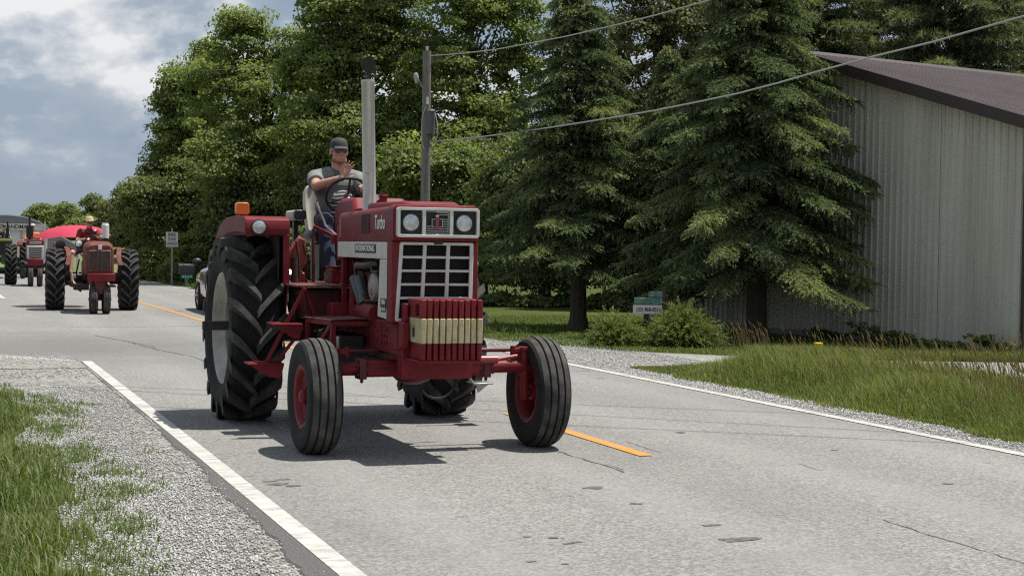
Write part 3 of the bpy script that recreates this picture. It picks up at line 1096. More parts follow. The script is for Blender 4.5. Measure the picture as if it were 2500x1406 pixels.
def crown_points(lobes, nclump, per, clump_r, rng, shell=.55):
    """lobes: list of (cx,cy,cz, rx,ry,rz). leaf clumps sit through the lobes, mostly near their outside"""
    vol = np.array([l[3] * l[4] * l[5] for l in lobes]) ** .67
    pr = vol / vol.sum()
    idx = rng.choice(len(lobes), nclump, p=pr)
    L = np.array(lobes)[idx]
    d = unit(rng.normal(size=(nclump, 3)))
    d[:, 2] = np.where(rng.random(nclump) < .35, np.abs(d[:, 2]), d[:, 2])
    r = rng.uniform(shell ** 2.2, 1.0, nclump) ** (1 / 2.2)
    r *= rng.uniform(.90, 1.10, nclump)
    cc = L[:, :3] + d * r[:, None] * L[:, 3:]
    cr = clump_r * rng.uniform(.55, 1.3, nclump)
    m = nclump * per
    ci = np.repeat(np.arange(nclump), per)
    dd = unit(rng.normal(size=(m, 3)))
    dd[:, 2] = np.where(rng.random(m) < .62, np.abs(dd[:, 2]), dd[:, 2])
    rad = rng.random(m) ** .40
    P = cc[ci] + dd * (rad * cr[ci])[:, None] * np.array([1.0, 1.0, .55])
    out = d[ci]
    N = unit(dd * .6 + out * .35 + np.array([0, 0, .40]) + rng.normal(size=(m, 3)) * .62)
    tint = np.clip(rng.normal(.42, .20, m) + np.repeat(rng.normal(0, .13, nclump), per), 0, 1)
    return P, N, tint, cc


def tree(name, label, cat, base, lobes, leafmat, nclump, per, leaf, clump_r=.7, trunk_r=.22, seed=0, group=None, limbs=9, shell=.55, bark=None, trunk_top=None):
    """lobes are given relative to the base point"""
    rng = np.random.default_rng(seed)
    rr = random.Random(seed)
    t = thing(name, label, cat, base, 0, group)
    if leaf > .12 and leaf < .25 and base[1] < 100:
        leaf, per, clump_r = leaf * .64, int(per * 1.95), clump_r * 1.12
    P, N, tint, cc = crown_points(lobes, nclump, per, clump_r, rng, shell)
    keep = P[:, 2] > .05
    P, N, tint = P[keep], N[keep], tint[keep]
    V_, F = leaves(P, N, leaf * rng.uniform(.65, 1.3, len(P)), rng)
    np_mesh('crown', V_, F, leafmat, t, {'tint': np.repeat(tint, 4)})
    m = MB()
    zt = trunk_top or max(l[2] + l[5] * .55 for l in lobes)
    lx = np.mean([l[0] for l in lobes]); ly = np.mean([l[1] for l in lobes])
    path = []
    for i in range(9):
        q = i / 8
        path.append(V(lx * q * q + rr.uniform(-.05, .05) * i * .4, ly * q * q + rr.uniform(-.05, .05) * i * .4, zt * q - .05 * (i == 0)))
    m.tube(path, trunk_r, 9, True, trunk_r * .18)
    for k in range(limbs):
        q = rr.uniform(.22, .8)
        i = min(7, int(q * 8))
        a = path[i].lerp(path[i + 1], q * 8 - i)
        b = Vector(cc[rr.randrange(len(cc))])
        if b.z < a.z + .2:
            b.z = a.z + rr.uniform(.3, 1.2)
        mid = a.lerp(b, .5) + V(rr.uniform(-.2, .2), rr.uniform(-.2, .2), rr.uniform(.0, .35))
        m.tube([a, a.lerp(mid, .5) + V(0, 0, .05), mid, b], trunk_r * .42 * (1 - q * .4), 6, True, trunk_r * .07)
    m.build('trunk', bark or bark_m, t)
    return t


def pxw(x, y, Y):
    """world point on the sight line of photo pixel (x, y) at distance Y"""
    d = px_ray(x, y)
    return EYE + d * (Y / d.y)


def ptree(name, label, cat, Y, base_x, spec, leafmat, nclump, per, leaf, **k):
    """crown lobes measured from the photo: (x, y, rx_px, ry_px, depth offset)"""
    p = pxw(base_x, 700, Y)
    base = V(p.x, Y, 0)
    s = 3800 / Y
    lobes = []
    for (x, y, rx, ry, dy) in spec:
        c_ = pxw(x, y, Y + dy)
        s2 = 3800 / (Y + dy)
        lobes.append((c_.x - base.x, dy, c_.z, rx / s2, (rx + ry) * .5 / s2, ry / s2))
    return tree(name, label, cat, base, lobes, leafmat, nclump, per, leaf, **k)


GM = 'broadleaf trees in the wood beside the road'
ptree('maple_tree', 'tall leafy maple with a pointed top beside the open sky', 'tree', 60, 640,
      [(600, 110, 62, 75, 0), (650, 250, 140, 150, 0), (540, 240, 95, 105, 1), (600, 400, 150, 130, -1), (700, 420, 120, 140, 0), (570, 60, 32, 38, 0), (735, 150, 80, 80, 0), (740, 260, 90, 110, 0)],
      leaf_a, 400, 82, .19, clump_r=.62, trunk_r=.26, seed=1, group=GM)
ptree('maple_tree', 'broad maple crown rising out of frame behind the exhaust stack', 'tree', 55, 850,
      [(860, 60, 130, 120, 0), (930, 190, 150, 150, 0), (780, 210, 100, 130, 0), (850, 340, 170, 120, -1), (950, -80, 150, 110, 0), (800, -30, 60, 60, 0)],
      leaf_a, 520, 84, .18, clump_r=.62, trunk_r=.3, seed=2, group=GM)
ptree('maple_tree', 'maple behind the utility pole with bits of sky showing through', 'tree', 53, 1120,
      [(1110, 20, 110, 90, 0), (1190, 60, 85, 80, 1), (1262, 60, 62, 90, 1), (1250, 190, 70, 90, 1), (1090, 200, 110, 110, 0), (1200, 330, 90, 120, 0), (1120, 400, 120, 100, -1), (1010, 330, 70, 100, 0)],
      leaf_a, 370, 70, .18, clump_r=.58, trunk_r=.25, seed=3, group=GM)
ptree('maple_tree', 'maple at the left end of the tall crowns, leaning towards the road', 'tree', 66, 470,
      [(465, 225, 72, 66, 0), (480, 330, 98, 80, 0), (430, 385, 60, 48, 0), (520, 160, 45, 60, 2), (440, 255, 55, 45, 0)],
      leaf_a, 270, 76, .20, clump_r=.60, trunk_r=.22, seed=4, group=GM)
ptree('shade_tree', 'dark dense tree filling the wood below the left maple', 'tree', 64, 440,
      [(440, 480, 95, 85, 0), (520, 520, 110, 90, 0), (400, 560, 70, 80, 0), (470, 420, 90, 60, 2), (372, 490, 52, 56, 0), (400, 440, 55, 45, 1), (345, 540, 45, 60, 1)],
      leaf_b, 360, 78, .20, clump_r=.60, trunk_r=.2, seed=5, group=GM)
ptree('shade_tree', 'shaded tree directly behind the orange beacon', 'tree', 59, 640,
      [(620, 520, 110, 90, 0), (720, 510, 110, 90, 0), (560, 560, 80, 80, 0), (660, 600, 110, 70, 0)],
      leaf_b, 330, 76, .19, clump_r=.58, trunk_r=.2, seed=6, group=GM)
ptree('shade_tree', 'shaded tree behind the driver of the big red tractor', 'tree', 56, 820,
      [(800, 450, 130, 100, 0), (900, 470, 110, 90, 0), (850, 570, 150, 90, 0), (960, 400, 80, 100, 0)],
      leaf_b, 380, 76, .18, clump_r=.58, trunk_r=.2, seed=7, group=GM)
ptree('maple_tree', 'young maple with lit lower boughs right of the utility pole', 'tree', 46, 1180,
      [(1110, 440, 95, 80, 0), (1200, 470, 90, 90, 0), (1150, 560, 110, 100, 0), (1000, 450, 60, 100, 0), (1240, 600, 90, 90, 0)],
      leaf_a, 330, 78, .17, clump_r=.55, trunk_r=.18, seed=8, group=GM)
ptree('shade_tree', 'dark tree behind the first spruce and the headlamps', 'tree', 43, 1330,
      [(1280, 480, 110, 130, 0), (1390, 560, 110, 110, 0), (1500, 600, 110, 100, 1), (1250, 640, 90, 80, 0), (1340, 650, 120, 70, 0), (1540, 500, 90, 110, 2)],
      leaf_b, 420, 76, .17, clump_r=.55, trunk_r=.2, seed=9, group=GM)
ptree('locust_tree', 'thin tree with bare limbs and sky gaps between the two spruces', 'tree', 46, 1620,
      [(1560, 120, 90, 100, 0), (1680, 90, 90, 110, 0), (1600, 290, 100, 110, 0), (1700, 230, 70, 100, 0), (1540, -30, 90, 60, 0), (1500, 220, 55, 100, 1)],
      leaf_d, 250, 76, .15, clump_r=.5, trunk_r=.22, seed=10, group=GM, limbs=16, bark=bark_m)
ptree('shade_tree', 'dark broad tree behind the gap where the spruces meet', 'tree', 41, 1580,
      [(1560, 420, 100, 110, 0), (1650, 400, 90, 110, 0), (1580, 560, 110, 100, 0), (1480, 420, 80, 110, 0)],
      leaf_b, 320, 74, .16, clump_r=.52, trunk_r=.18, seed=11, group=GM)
# smaller trees and brush along the right road edge, left of the tall crowns
ptree('roadside_tree', 'small brownish tree at the left edge of the wood', 'tree', 78, 330,
      [(325, 500, 42, 45, 0), (345, 550, 50, 48, 0), (300, 550, 34, 40, 0), (330, 600, 50, 36, 0)],
      leaf_d, 170, 74, .20, clump_r=.55, trunk_r=.16, seed=12, group='small trees along the bend')
ptree('roadside_tree', 'small dark tree above the umbrella tip', 'tree', 86, 280,
      [(272, 530, 32, 34, 0), (285, 575, 38, 40, 0), (256, 570, 26, 34, 0)],
      leaf_d, 120, 70, .20, clump_r=.55, trunk_r=.14, seed=13, group='small trees along the bend')
ptree('poplar_tree', 'thin blue green tree behind the straw hat', 'tree', 118, 228,
      [(226, 500, 20, 18, 0), (222, 535, 24, 26, 0), (236, 560, 26, 30, 0)],
      leaf_b, 70, 95, .18, clump_r=.7, trunk_r=.16, seed=14, group='distant trees at the bend')
ptree('distant_tree', 'rounded green tree behind the second muffler', 'tree', 130, 105,
      [(105, 532, 36, 28, 0), (85, 550, 28, 24, 0), (130, 548, 34, 28, 0), (110, 570, 48, 26, 0)],
      leaf_c, 190, 110, .20, clump_r=.85, trunk_r=.2, seed=15, group='distant trees at the bend')
ptree('distant_tree', 'pointed green tree left of the straw hat', 'tree', 126, 172,
      [(168, 528, 22, 26, 0), (180, 556, 30, 28, 0), (158, 560, 24, 26, 0)],
      leaf_c, 130, 105, .19, clump_r=.8, trunk_r=.2, seed=16, group='distant trees at the bend')
ptree('distant_tree', 'far pale treetop above the white trailer', 'tree', 190, 20,
      [(14, 548, 26, 16, 0), (45, 552, 26, 14, 0), (-30, 550, 34, 18, 0)],
      leaf_c, 90, 50, .4, clump_r=1.1, trunk_r=.2, seed=17, group='distant trees at the bend')
ptree('distant_tree', 'low bushy tree behind the umbrella canopy', 'tree', 112, 205,
      [(205, 560, 40, 26, 0), (240, 572, 36, 24, 0), (170, 580, 36, 20, 0)],
      leaf_c, 120, 100, .18, clump_r=.7, trunk_r=.14, seed=18, group='distant trees at the bend')

GB = 'bushes along the right road edge'
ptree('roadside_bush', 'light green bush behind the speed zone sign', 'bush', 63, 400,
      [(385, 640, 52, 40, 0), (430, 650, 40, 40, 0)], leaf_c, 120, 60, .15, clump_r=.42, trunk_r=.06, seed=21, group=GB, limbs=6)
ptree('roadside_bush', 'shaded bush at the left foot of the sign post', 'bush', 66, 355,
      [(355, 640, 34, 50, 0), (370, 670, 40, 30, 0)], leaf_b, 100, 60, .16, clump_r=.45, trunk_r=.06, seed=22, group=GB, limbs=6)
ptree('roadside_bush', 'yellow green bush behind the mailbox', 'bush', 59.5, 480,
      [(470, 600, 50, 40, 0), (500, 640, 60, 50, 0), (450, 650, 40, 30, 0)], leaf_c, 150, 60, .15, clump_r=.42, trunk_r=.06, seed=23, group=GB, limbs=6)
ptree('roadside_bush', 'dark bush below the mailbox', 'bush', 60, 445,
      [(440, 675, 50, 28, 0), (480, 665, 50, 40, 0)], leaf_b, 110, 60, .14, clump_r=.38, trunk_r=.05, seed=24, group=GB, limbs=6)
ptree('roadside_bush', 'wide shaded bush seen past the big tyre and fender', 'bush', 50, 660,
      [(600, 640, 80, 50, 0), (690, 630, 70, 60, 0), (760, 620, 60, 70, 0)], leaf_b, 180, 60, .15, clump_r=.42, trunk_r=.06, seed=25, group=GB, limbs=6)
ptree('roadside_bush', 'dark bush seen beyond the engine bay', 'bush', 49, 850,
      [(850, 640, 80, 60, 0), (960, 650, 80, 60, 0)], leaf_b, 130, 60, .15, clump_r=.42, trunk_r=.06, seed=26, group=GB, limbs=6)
GU = 'low shrubs under the trees'
for i, (x, y, rx, ry, Yd, lb) in enumerate([
        (1210, 752, 60, 22, 42.5, 'low dark shrub right beside the red grille'), (1300, 757, 58, 22, 42, 'low dark shrub left of the first spruce trunk'),
        (1375, 755, 40, 22, 42.8, 'low dark shrub just behind the first spruce trunk'), (1480, 752, 55, 22, 41.5, 'low dark shrub right of the first spruce trunk'),
        (1560, 750, 40, 26, 40, 'low dark shrub behind the yard sign')]):
    ptree('understory_shrub', lb, 'shrub', Yd, x, [(x, y, rx, ry, 0), (x + 20, y - 8, rx * .6, ry * .9, .3)], leaf_b, 90, 62, .12, clump_r=.34, trunk_r=.04, seed=40 + i, group=GU, limbs=5)

# ---------------------------------------------------------------- conifers


def needles(P, D, L, rng, per, nlen, nw, droop=.15):
    """feathery twigs: start P, axis D, length L -> needle triangles round each axis"""
    n = len(P)
    m = n * per
    i = np.repeat(np.arange(n), per)
    t = np.tile((np.arange(per) + .5) / per, n) + rng.normal(0, .06, m)
    ax = D[i]
    start = P[i] + ax * (L[i] * t)[:, None]
    start[:, 2] -= droop * L[i] * t * t
    rnd = unit(rng.normal(size=(m, 3)))
    rad = unit(np.cross(ax, rnd))
    d = unit(ax * .75 + rad * .75 + np.array([0, 0, .05]))
    ln = nlen * rng.uniform(.6, 1.3, m) * (1.1 - .5 * np.clip(t, 0, 1))
    sd = unit(np.cross(d, rng.normal(size=(m, 3)))) * (nw * rng.uniform(.7, 1.3, m))[:, None]
    V_ = np.stack([start - sd, start + sd, start + d * ln[:, None]], 1).reshape(-1, 3)
    F = np.arange(m * 3).reshape(-1, 3)
    return V_, F, i


def spruce(label, base, H, z0, rad_at, seed, whorls=34, per_w=9, twig=.21, nper=14, nlen=.058, nw=.0145, trunk_r=.2, lean=(0, 0), name='spruce_tree', group='blue green spruces in front of the barn', mat=None, sag=.16, hang=.9):
    """rad_at(z) -> branch reach at height z"""
    rng = np.random.default_rng(seed)
    rr = random.Random(seed)
    t = thing(name, label, 'tree', base, 0, group)
    m = MB()
    path = [V(lean[0] * (q / 8) ** 1.3, lean[1] * (q / 8), H * q / 8 - (.08 if q == 0 else 0)) for q in range(9)]
    m.tube(path, trunk_r, 10, True, .02)
    # root flare
    m.cyl((0, 0, -.05), (0, 0, .25), trunk_r * 1.45, trunk_r * .98, 10, False)
    Ps, Ds, Ls, Ti = [], [], [], []
    for w in range(whorls):
        q = (w / (whorls - 1)) ** .92
        z = z0 + (H - .15 - z0) * q
        reach = rad_at(z)
        nb = max(4, int(per_w * (1 - .35 * q)))
        a0 = rr.uniform(0, 6.28)
        for k in range(nb):
            a = a0 + 2 * math.pi * k / nb + rr.uniform(-.25, .25)
            L = reach * rr.uniform(.62, 1.12)
            zz = z + rr.uniform(-.12, .12)
            hx, hy = math.cos(a), math.sin(a)
            ctr = V(lean[0] * (zz / H) ** 1.3, lean[1] * (zz / H), 0)
            rise = .10 + .5 * q
            pts = []
            ns = 7
            for s_ in range(ns + 1):
                u_ = s_ / ns
                r_ = L * u_
                dz = L * (rise * u_ - (sag + rise) * u_ * u_ * 1.15 + .10 * u_ ** 4 + (.0 if q > .3 else -.10 * u_))
                pts.append(V(ctr.x + hx * r_, ctr.y + hy * r_, zz + dz))
            m.tube(pts, .012 + .014 * L, 5, True, .004)
            nt = max(5, int(L * 20))
            bt = rr.gauss(.46, .20)
            for e in range(nt):
                u_ = .12 + .88 * (e + rr.random()) / nt
                fi = u_ * ns
                i0 = min(ns - 1, int(fi))
                p = pts[i0].lerp(pts[i0 + 1], fi - i0)
                dr = (pts[i0 + 1] - pts[i0]).normalized()
                sidev = V(-hy, hx, 0)
                for sgn in (-1, 1):
                    sl = (.25 + .42 * (1 - u_) * min(1, L)) * rr.uniform(.6, 1.2) * (.6 + .4 * min(1, L / 1.2))
                    dd = (sidev * sgn * rr.uniform(.5, 1.0) + dr * rr.uniform(.5, .9) + V(0, 0, rr.uniform(-.22, .12))).normalized()
                    # chain of twigs along the side shoot
                    cnt = max(1, int(sl / (twig * .55)))
                    for c_ in range(cnt):
                        pp = p + dd * (sl * c_ / cnt) + V(0, 0, -.18 * sl * (c_ / cnt) ** 2)
                        d2 = (dd + V(rr.uniform(-.4, .4), rr.uniform(-.4, .4), rr.uniform(-.25, .2))).normalized()
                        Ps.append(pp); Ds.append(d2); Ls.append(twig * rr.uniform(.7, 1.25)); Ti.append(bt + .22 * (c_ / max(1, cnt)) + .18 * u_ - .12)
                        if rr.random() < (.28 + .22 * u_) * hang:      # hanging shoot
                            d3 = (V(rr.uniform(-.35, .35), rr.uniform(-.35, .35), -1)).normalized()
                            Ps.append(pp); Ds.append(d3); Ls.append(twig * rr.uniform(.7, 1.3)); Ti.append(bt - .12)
                Ps.append(p); Ds.append((dr + V(0, 0, rr.uniform(-.1, .25))).normalized()); Ls.append(twig * rr.uniform(.7, 1.1)); Ti.append(bt + .2 * u_)
    m.build('trunk', bark_m, t)
    P = np.array([tuple(p) for p in Ps]); D = np.array([tuple(p) for p in Ds]); L = np.array(Ls)
    V_, F, idx = needles(P, D, L, rng, nper, nlen, nw)
    tint = np.clip(np.array(Ti)[idx] + rng.normal(0, .12, len(idx)), 0, 1)
    np_mesh('crown', V_, F, mat or spruce_m, t, {'tint': np.repeat(tint, 3)})
    return t, len(F)


def interp(tab):
    zs, rs = zip(*tab)
    return lambda z: float(np.interp(z, zs, rs))


# spruce standing on the lawn (trunk at px 1415,803) and the nearer one before the barn (1838,828)
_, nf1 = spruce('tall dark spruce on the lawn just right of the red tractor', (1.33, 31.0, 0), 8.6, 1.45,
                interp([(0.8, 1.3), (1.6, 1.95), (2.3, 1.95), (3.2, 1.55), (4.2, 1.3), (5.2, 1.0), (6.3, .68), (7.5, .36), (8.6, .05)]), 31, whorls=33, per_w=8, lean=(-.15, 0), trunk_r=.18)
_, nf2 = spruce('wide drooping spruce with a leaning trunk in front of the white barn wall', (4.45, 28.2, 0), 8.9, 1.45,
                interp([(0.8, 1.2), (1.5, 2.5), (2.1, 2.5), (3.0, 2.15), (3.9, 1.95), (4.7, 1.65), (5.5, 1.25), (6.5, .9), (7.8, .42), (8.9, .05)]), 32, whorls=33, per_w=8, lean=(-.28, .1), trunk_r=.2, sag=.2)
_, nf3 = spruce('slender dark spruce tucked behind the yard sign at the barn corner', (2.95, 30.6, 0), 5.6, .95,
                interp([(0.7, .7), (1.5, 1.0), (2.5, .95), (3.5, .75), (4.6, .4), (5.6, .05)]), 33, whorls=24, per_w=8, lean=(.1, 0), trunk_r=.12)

# pines behind the barn: plates of long needles
GP = 'tall dark pines behind the barn'
for i, (x, Yd, lb, zt) in enumerate([(1960, 46, 'dark pine rising behind the barn gable', 11), (2130, 49, 'pine behind the left half of the barn roof', 12),
                                     (2310, 45, 'pine behind the middle of the barn roof', 11), (2480, 48, 'pine behind the barn roof at the right frame edge', 12),
                                     (1800, 50, 'dark pine seen over the wide spruce', 12)]):
    p = pxw(x, 600, Yd)
    spruce(lb, (p.x, Yd, 0), zt, 2.2, interp([(2, 2.6), (5, 2.7), (8, 2.4), (10, 1.5), (zt, .1)]), 60 + i, whorls=20, per_w=8, twig=.5, nper=10, nlen=.22, nw=.02, trunk_r=.24, name='pine_tree', group=GP, mat=pine_m, sag=.0, hang=.4)

# yews at the sign


def yew(label, base, r, h, seed, n=900):
    rng = np.random.default_rng(seed)
    t = thing('yew_bush', label, 'bush', base, 0, 'clipped yews round the yard sign')
    d = unit(rng.normal(size=(n, 3))); d[:, 2] = np.abs(d[:, 2])
    rad = rng.uniform(.45, 1.0, n)[:, None]
    wob = 1 + .18 * np.sin(d[:, :1] * 5 + seed) * np.cos(d[:, 1:2] * 4)
    P = d * rad * wob * np.array([r, r * .8, h])
    P[:, 2] += .05
    D = unit(d * np.array([1, 1, .6]) + np.array([0, 0, .25]) + rng.normal(size=(n, 3)) * .4)
    L = rng.uniform(.16, .34, n)
    V_, F, idx = needles(P, D, L, rng, 16, .06, .010, .25)
    tint = np.clip(rng.normal(.45, .2, n)[idx] + rng.normal(0, .1, len(idx)), 0, 1)
    np_mesh('foliage', V_, F, yew_m, t, {'tint': np.repeat(tint, 3)})
    m = MB()
    for k in range(9):
        a = k * .7
        m.tube([(0, 0, -.03), (r * .3 * math.cos(a), r * .25 * math.sin(a), h * .35), (r * .7 * math.cos(a), r * .55 * math.sin(a), h * .7)], .025, 5, True, .006)
    m.build('stems', bark_m, t)


yew('wide spreading yew bush on the right of the yard sign', (2.86, 25.95, 0), .56, .56, 71, 1500)
yew('small pale yew bush on the left of the yard sign', (1.72, 25.9, 0), .33, .40, 72, 620)


# ---------------------------------------------------------------- grass
grass_l = tint_mat('verge_grass', [(0, (0.070, 0.105, 0.030)), (0.5, (0.125, 0.170, 0.050)), (0.82, (0.19, 0.215, 0.080)), (1, (0.34, 0.30, 0.17))], 0.6, 0.35, 0.3, 0.9)
grass_t = tint_mat('tall_grass', [(0, (0.090, 0.120, 0.032)), (0.5, (0.165, 0.205, 0.056)), (0.8, (0.25, 0.26, 0.09)), (1, (0.40, 0.35, 0.19))], 0.6, 0.35, 0.3, 0.9)
grass_s = tint_mat('lawn_grass', [(0, (0.070, 0.105, 0.025)), (0.6, (0.120, 0.160, 0.042)), (1, (0.19, 0.21, 0.07))], 0.7, 0.3, 0.2, 0.9)
seed_m = tint_mat('seed_heads', [(0, (0.17, 0.135, 0.065)), (0.6, (0.26, 0.20, 0.11)), (1, (0.33, 0.24, 0.16))], 0.8, 0.3, 0.2)


def blades(name, XY, H_, Wd, lean, rng, mat, tint, wind=(0, 0)):
    n = len(XY)
    a = rng.uniform(0, 6.28, n)
    dx, dy = np.cos(a), np.sin(a)
    sx_, sy_ = -dy, dx
    ln = lean * rng.uniform(.2, 1.4, n) * H_
    z0 = np.zeros(n)
    b = np.stack([XY[:, 0], XY[:, 1], z0], 1)
    side = np.stack([sx_, sy_, z0], 1) * (Wd * rng.uniform(.6, 1.3, n))[:, None] * .5
    dirv_ = np.stack([dx * ln + wind[0] * H_, dy * ln + wind[1] * H_, z0], 1)
    mid = b + dirv_ * .30 + np.stack([z0, z0, H_ * .58], 1)
    tip = b + dirv_ + np.stack([z0, z0, H_ * (1 - .25 * np.clip(ln / (H_ + 1e-6), 0, 1))], 1)
    P = np.stack([b - side, b + side, mid + side * .8, mid - side * .8, tip], 1).reshape(-1, 3)
    F0 = np.array([[0, 1, 2], [0, 2, 3], [3, 2, 4]])
    F = (F0[None] + (np.arange(n) * 5)[:, None, None]).reshape(-1, 3)
    o = np_mesh(name, P, F, mat, None, {'tint': np.repeat(tint, 5)})
    o['kind'] = 'stuff'
    return tip


def to_world(u, v):
    return np.stack([-u * math.sin(TH) + v * math.cos(TH), u * math.cos(TH) + v * math.sin(TH)], 1)


def pnoise(x, y, s, seed):
    r = np.random.default_rng(seed)
    out = np.zeros(len(x))
    for k in range(6):
        a = r.uniform(0, 6.28); f_ = s * r.uniform(.6, 1.8)
        out += np.sin(x * f_ * math.cos(a) + y * f_ * math.sin(a) + r.uniform(0, 6.28))
    return out / 3.2


LE = np.vectorize(left_edge)
rg = np.random.default_rng(5)
# left verge: near, rough
n = 62000
u = rg.uniform(5.2, 19.5, n) if False else 5.2 + 14.3 * rg.random(n) ** 1.35
dist = rg.random(n) ** 1.25 * 4.6
v = LE(u) - .12 - dist
cl = pnoise(u, v, 3.2, 1)
edge_keep = (dist > .30) | (rg.random(n) < .35 + .55 * (cl > 0))
u, v, dist, cl = u[edge_keep], v[edge_keep], dist[edge_keep], cl[edge_keep]
hh = (.055 + .17 * np.clip(dist / 1.0, 0, 1)) * (1 + .40 * cl) * rg.uniform(.55, 1.35, len(u))
hh = np.clip(hh, .03, .42)
tn = np.clip(rg.normal(.45, .18, len(u)) + .12 * cl + (rg.random(len(u)) < .04) * .5, 0, 1)
blades('verge_grass', to_world(u, v), hh, .008 + .0035 * (hh / .2), .75, rg, grass_l, tn, (-.08, 0))
# stray tufts growing out onto the gravel
n = 230
tu = rg.uniform(5.6, 17, n); tv = LE(tu) + np.abs(rg.normal(0, .17, n)) - .08
ii = np.repeat(np.arange(n), 26)
u = tu[ii] + rg.normal(0, .07, len(ii)); v = tv[ii] + rg.normal(0, .06, len(ii))
hh = rg.uniform(.02, .075, len(ii))
blades('grass_tufts', to_world(u, v), hh, .008, 1.1, rg, grass_l, np.clip(rg.normal(.35, .15, len(ii)), 0, 1))
# seed stalks left
n = 420
u = rg.uniform(6, 19, n); v = LE(u) - .35 - rg.random(n) * 3.6
xy = to_world(u, v); h1 = rg.uniform(.22, .42, n)
tips = blades('grass_stalks', xy, h1, .0045, .45, rg, seed_m, rg.random(n), (-.15, 0))
# right verge: tall grass wedge between shoulder and drive
n = 105000
u = rg.uniform(8.5, 19.3, n)
WL = lambda uu: np.minimum(np.interp(uu, [13, 16.7, 17.35, 18, 18.7, 19.2, 19.4], [17, 13.1, 11.9, 11.0, 10.3, 9.5, 8.95]), .84 * uu + .4)
UL = lambda uu: np.interp(uu, [19.2, 19.8, 20.3, 21.1, 21.7, 22.5, 23.9], [15.3, 13.55, 12.4, 11.6, 11.0, 10.2, 9.7])
vmax = WL(u)
vmin = 8.80 + .07 * np.sin(u * 2.1) + .05 * np.sin(u * 5.3)
vmax = np.maximum(vmax, vmin + .05)
rel = rg.random(n) ** .9
v = vmin + (vmax - vmin) * rel
dm = v - vmin
cl = pnoise(u, v, 1.6, 2)
hh = (.06 + .29 * np.clip((dm - .15) / .9, 0, 1)) * (1 + .25 * cl) * rg.uniform(.5, 1.3, n)
hh *= 1 - .84 * np.clip((rel - .38) / .5, 0, 1)
hh *= np.clip(.45 + (19.4 - u) / 3.0, .45, 1.0)
hh = np.clip(hh, .04, .75)
tn = np.clip(rg.normal(.45, .17, n) + .12 * cl + (rg.random(n) < .14) * .4, 0, 1)
blades('verge_grass', to_world(u, v), hh, .0085, .42, rg, grass_t, tn, (-.10, 0))
# tall grass and seed heads beyond, along the barn side of the drive
n = 16000
u = rg.uniform(18.6, 23, n)
s0 = UL(u)
v = s0 + .1 + rg.random(n) ** 1.6 * 1.5
cl = pnoise(u, v, 1.5, 3)
ok = (u < 21.0 + .4 * cl)
u, v, cl = u[ok], v[ok], cl[ok]
hh = np.clip((.15 + .09 * cl) * rg.uniform(.5, 1.3, len(u)), .05, .5)
blades('verge_grass', to_world(u, v), hh, .009, .45, rg, grass_t, np.clip(rg.normal(.5, .2, len(u)), 0, 1), (-.12, 0))


def seedheads(name, u, v, h, rng):
    xy = to_world(u, v)
    n = len(u)
    lean = np.stack([rng.normal(-.18, .12, n) * h, rng.normal(0, .10, n) * h], 1)
    b = np.stack([xy[:, 0], xy[:, 1], np.zeros(n)], 1)
    t_ = np.stack([xy[:, 0] + lean[:, 0], xy[:, 1] + lean[:, 1], h], 1)
    w = .0032
    sv = np.array([w, 0, 0]); sw = np.array([0, w, 0])
    P1 = np.stack([b - sv, b + sv, t_ + sv * .6, t_ - sv * .6], 1)
    hd = np.stack([lean[:, 0] * .35 - .02, lean[:, 1] * .35, h * .22], 1)
    q = .009
    P2 = np.stack([t_ + hd * .0, t_ + hd * .4 + np.array([q, 0, 0]), t_ + hd, t_ + hd * .4 - np.array([q, 0, 0])], 1)
    P3 = np.stack([t_ + hd * .0, t_ + hd * .4 + np.array([0, q, 0]), t_ + hd, t_ + hd * .4 - np.array([0, q, 0])], 1)
    P = np.concatenate([P1, P2, P3], 1).reshape(-1, 3)
    F0 = np.array([[0, 1, 2, 3], [4, 5, 6, 7], [8, 9, 10, 11]])
    F = (F0[None] + (np.arange(n) * 12)[:, None, None]).reshape(-1, 4)
    o = np_mesh(name, P, F, seed_m, None, {'tint': np.repeat(rng.random(n), 12)})
    o['kind'] = 'stuff'


n = 900
u = rg.uniform(9, 17.3, n)
vmin = 9.4
vmax = WL(u)
ok = vmax > vmin + .1
u, vmax = u[ok], vmax[ok]
seedheads('seed_stalks', u, vmin + (vmax - vmin) * rg.random(len(u)) ** .8, rg.uniform(.26, .54, len(u)), rg)
n = 60
u = rg.uniform(18.8, 22.3, n)
s0 = UL(u)
seedheads('seed_stalks', u, s0 + .2 + rg.random(n) * 1.3, rg.uniform(.20, .42, n), rg)
n = 75                                        # russet clump at the foot of the wide spruce
u = rg.normal(21.6, .18, n); v = rg.normal(12.0, .2, n)
seedheads('seed_stalks', u, v, rg.uniform(.2, .45, n), rg)

# mown lawn, short blades where it is seen close enough
n = 60000
u = rg.uniform(19.5, 34, n)
v = np.where(u > 25, 9.1, UL(u) + .05) + rg.random(n) ** 1.1 * 6.5
hh = rg.uniform(.025, .07, n)
blades('lawn_grass', to_world(u, v), hh, .013, .8, rg, grass_s, np.clip(rg.normal(.5, .18, n), 0, 1))
# roadside fringe far along the right edge
n = 9000
u = 27 + 60 * rg.random(n) ** 1.3
v = 8.75 - .00016 * (u - 8) ** 2 + rg.random(n) ** 1.5 * 2.2
blades('lawn_grass', to_world(u, v), rg.uniform(.06, .22, n), .02, .6, rg, grass_s, np.clip(rg.normal(.55, .18, n), 0, 1))
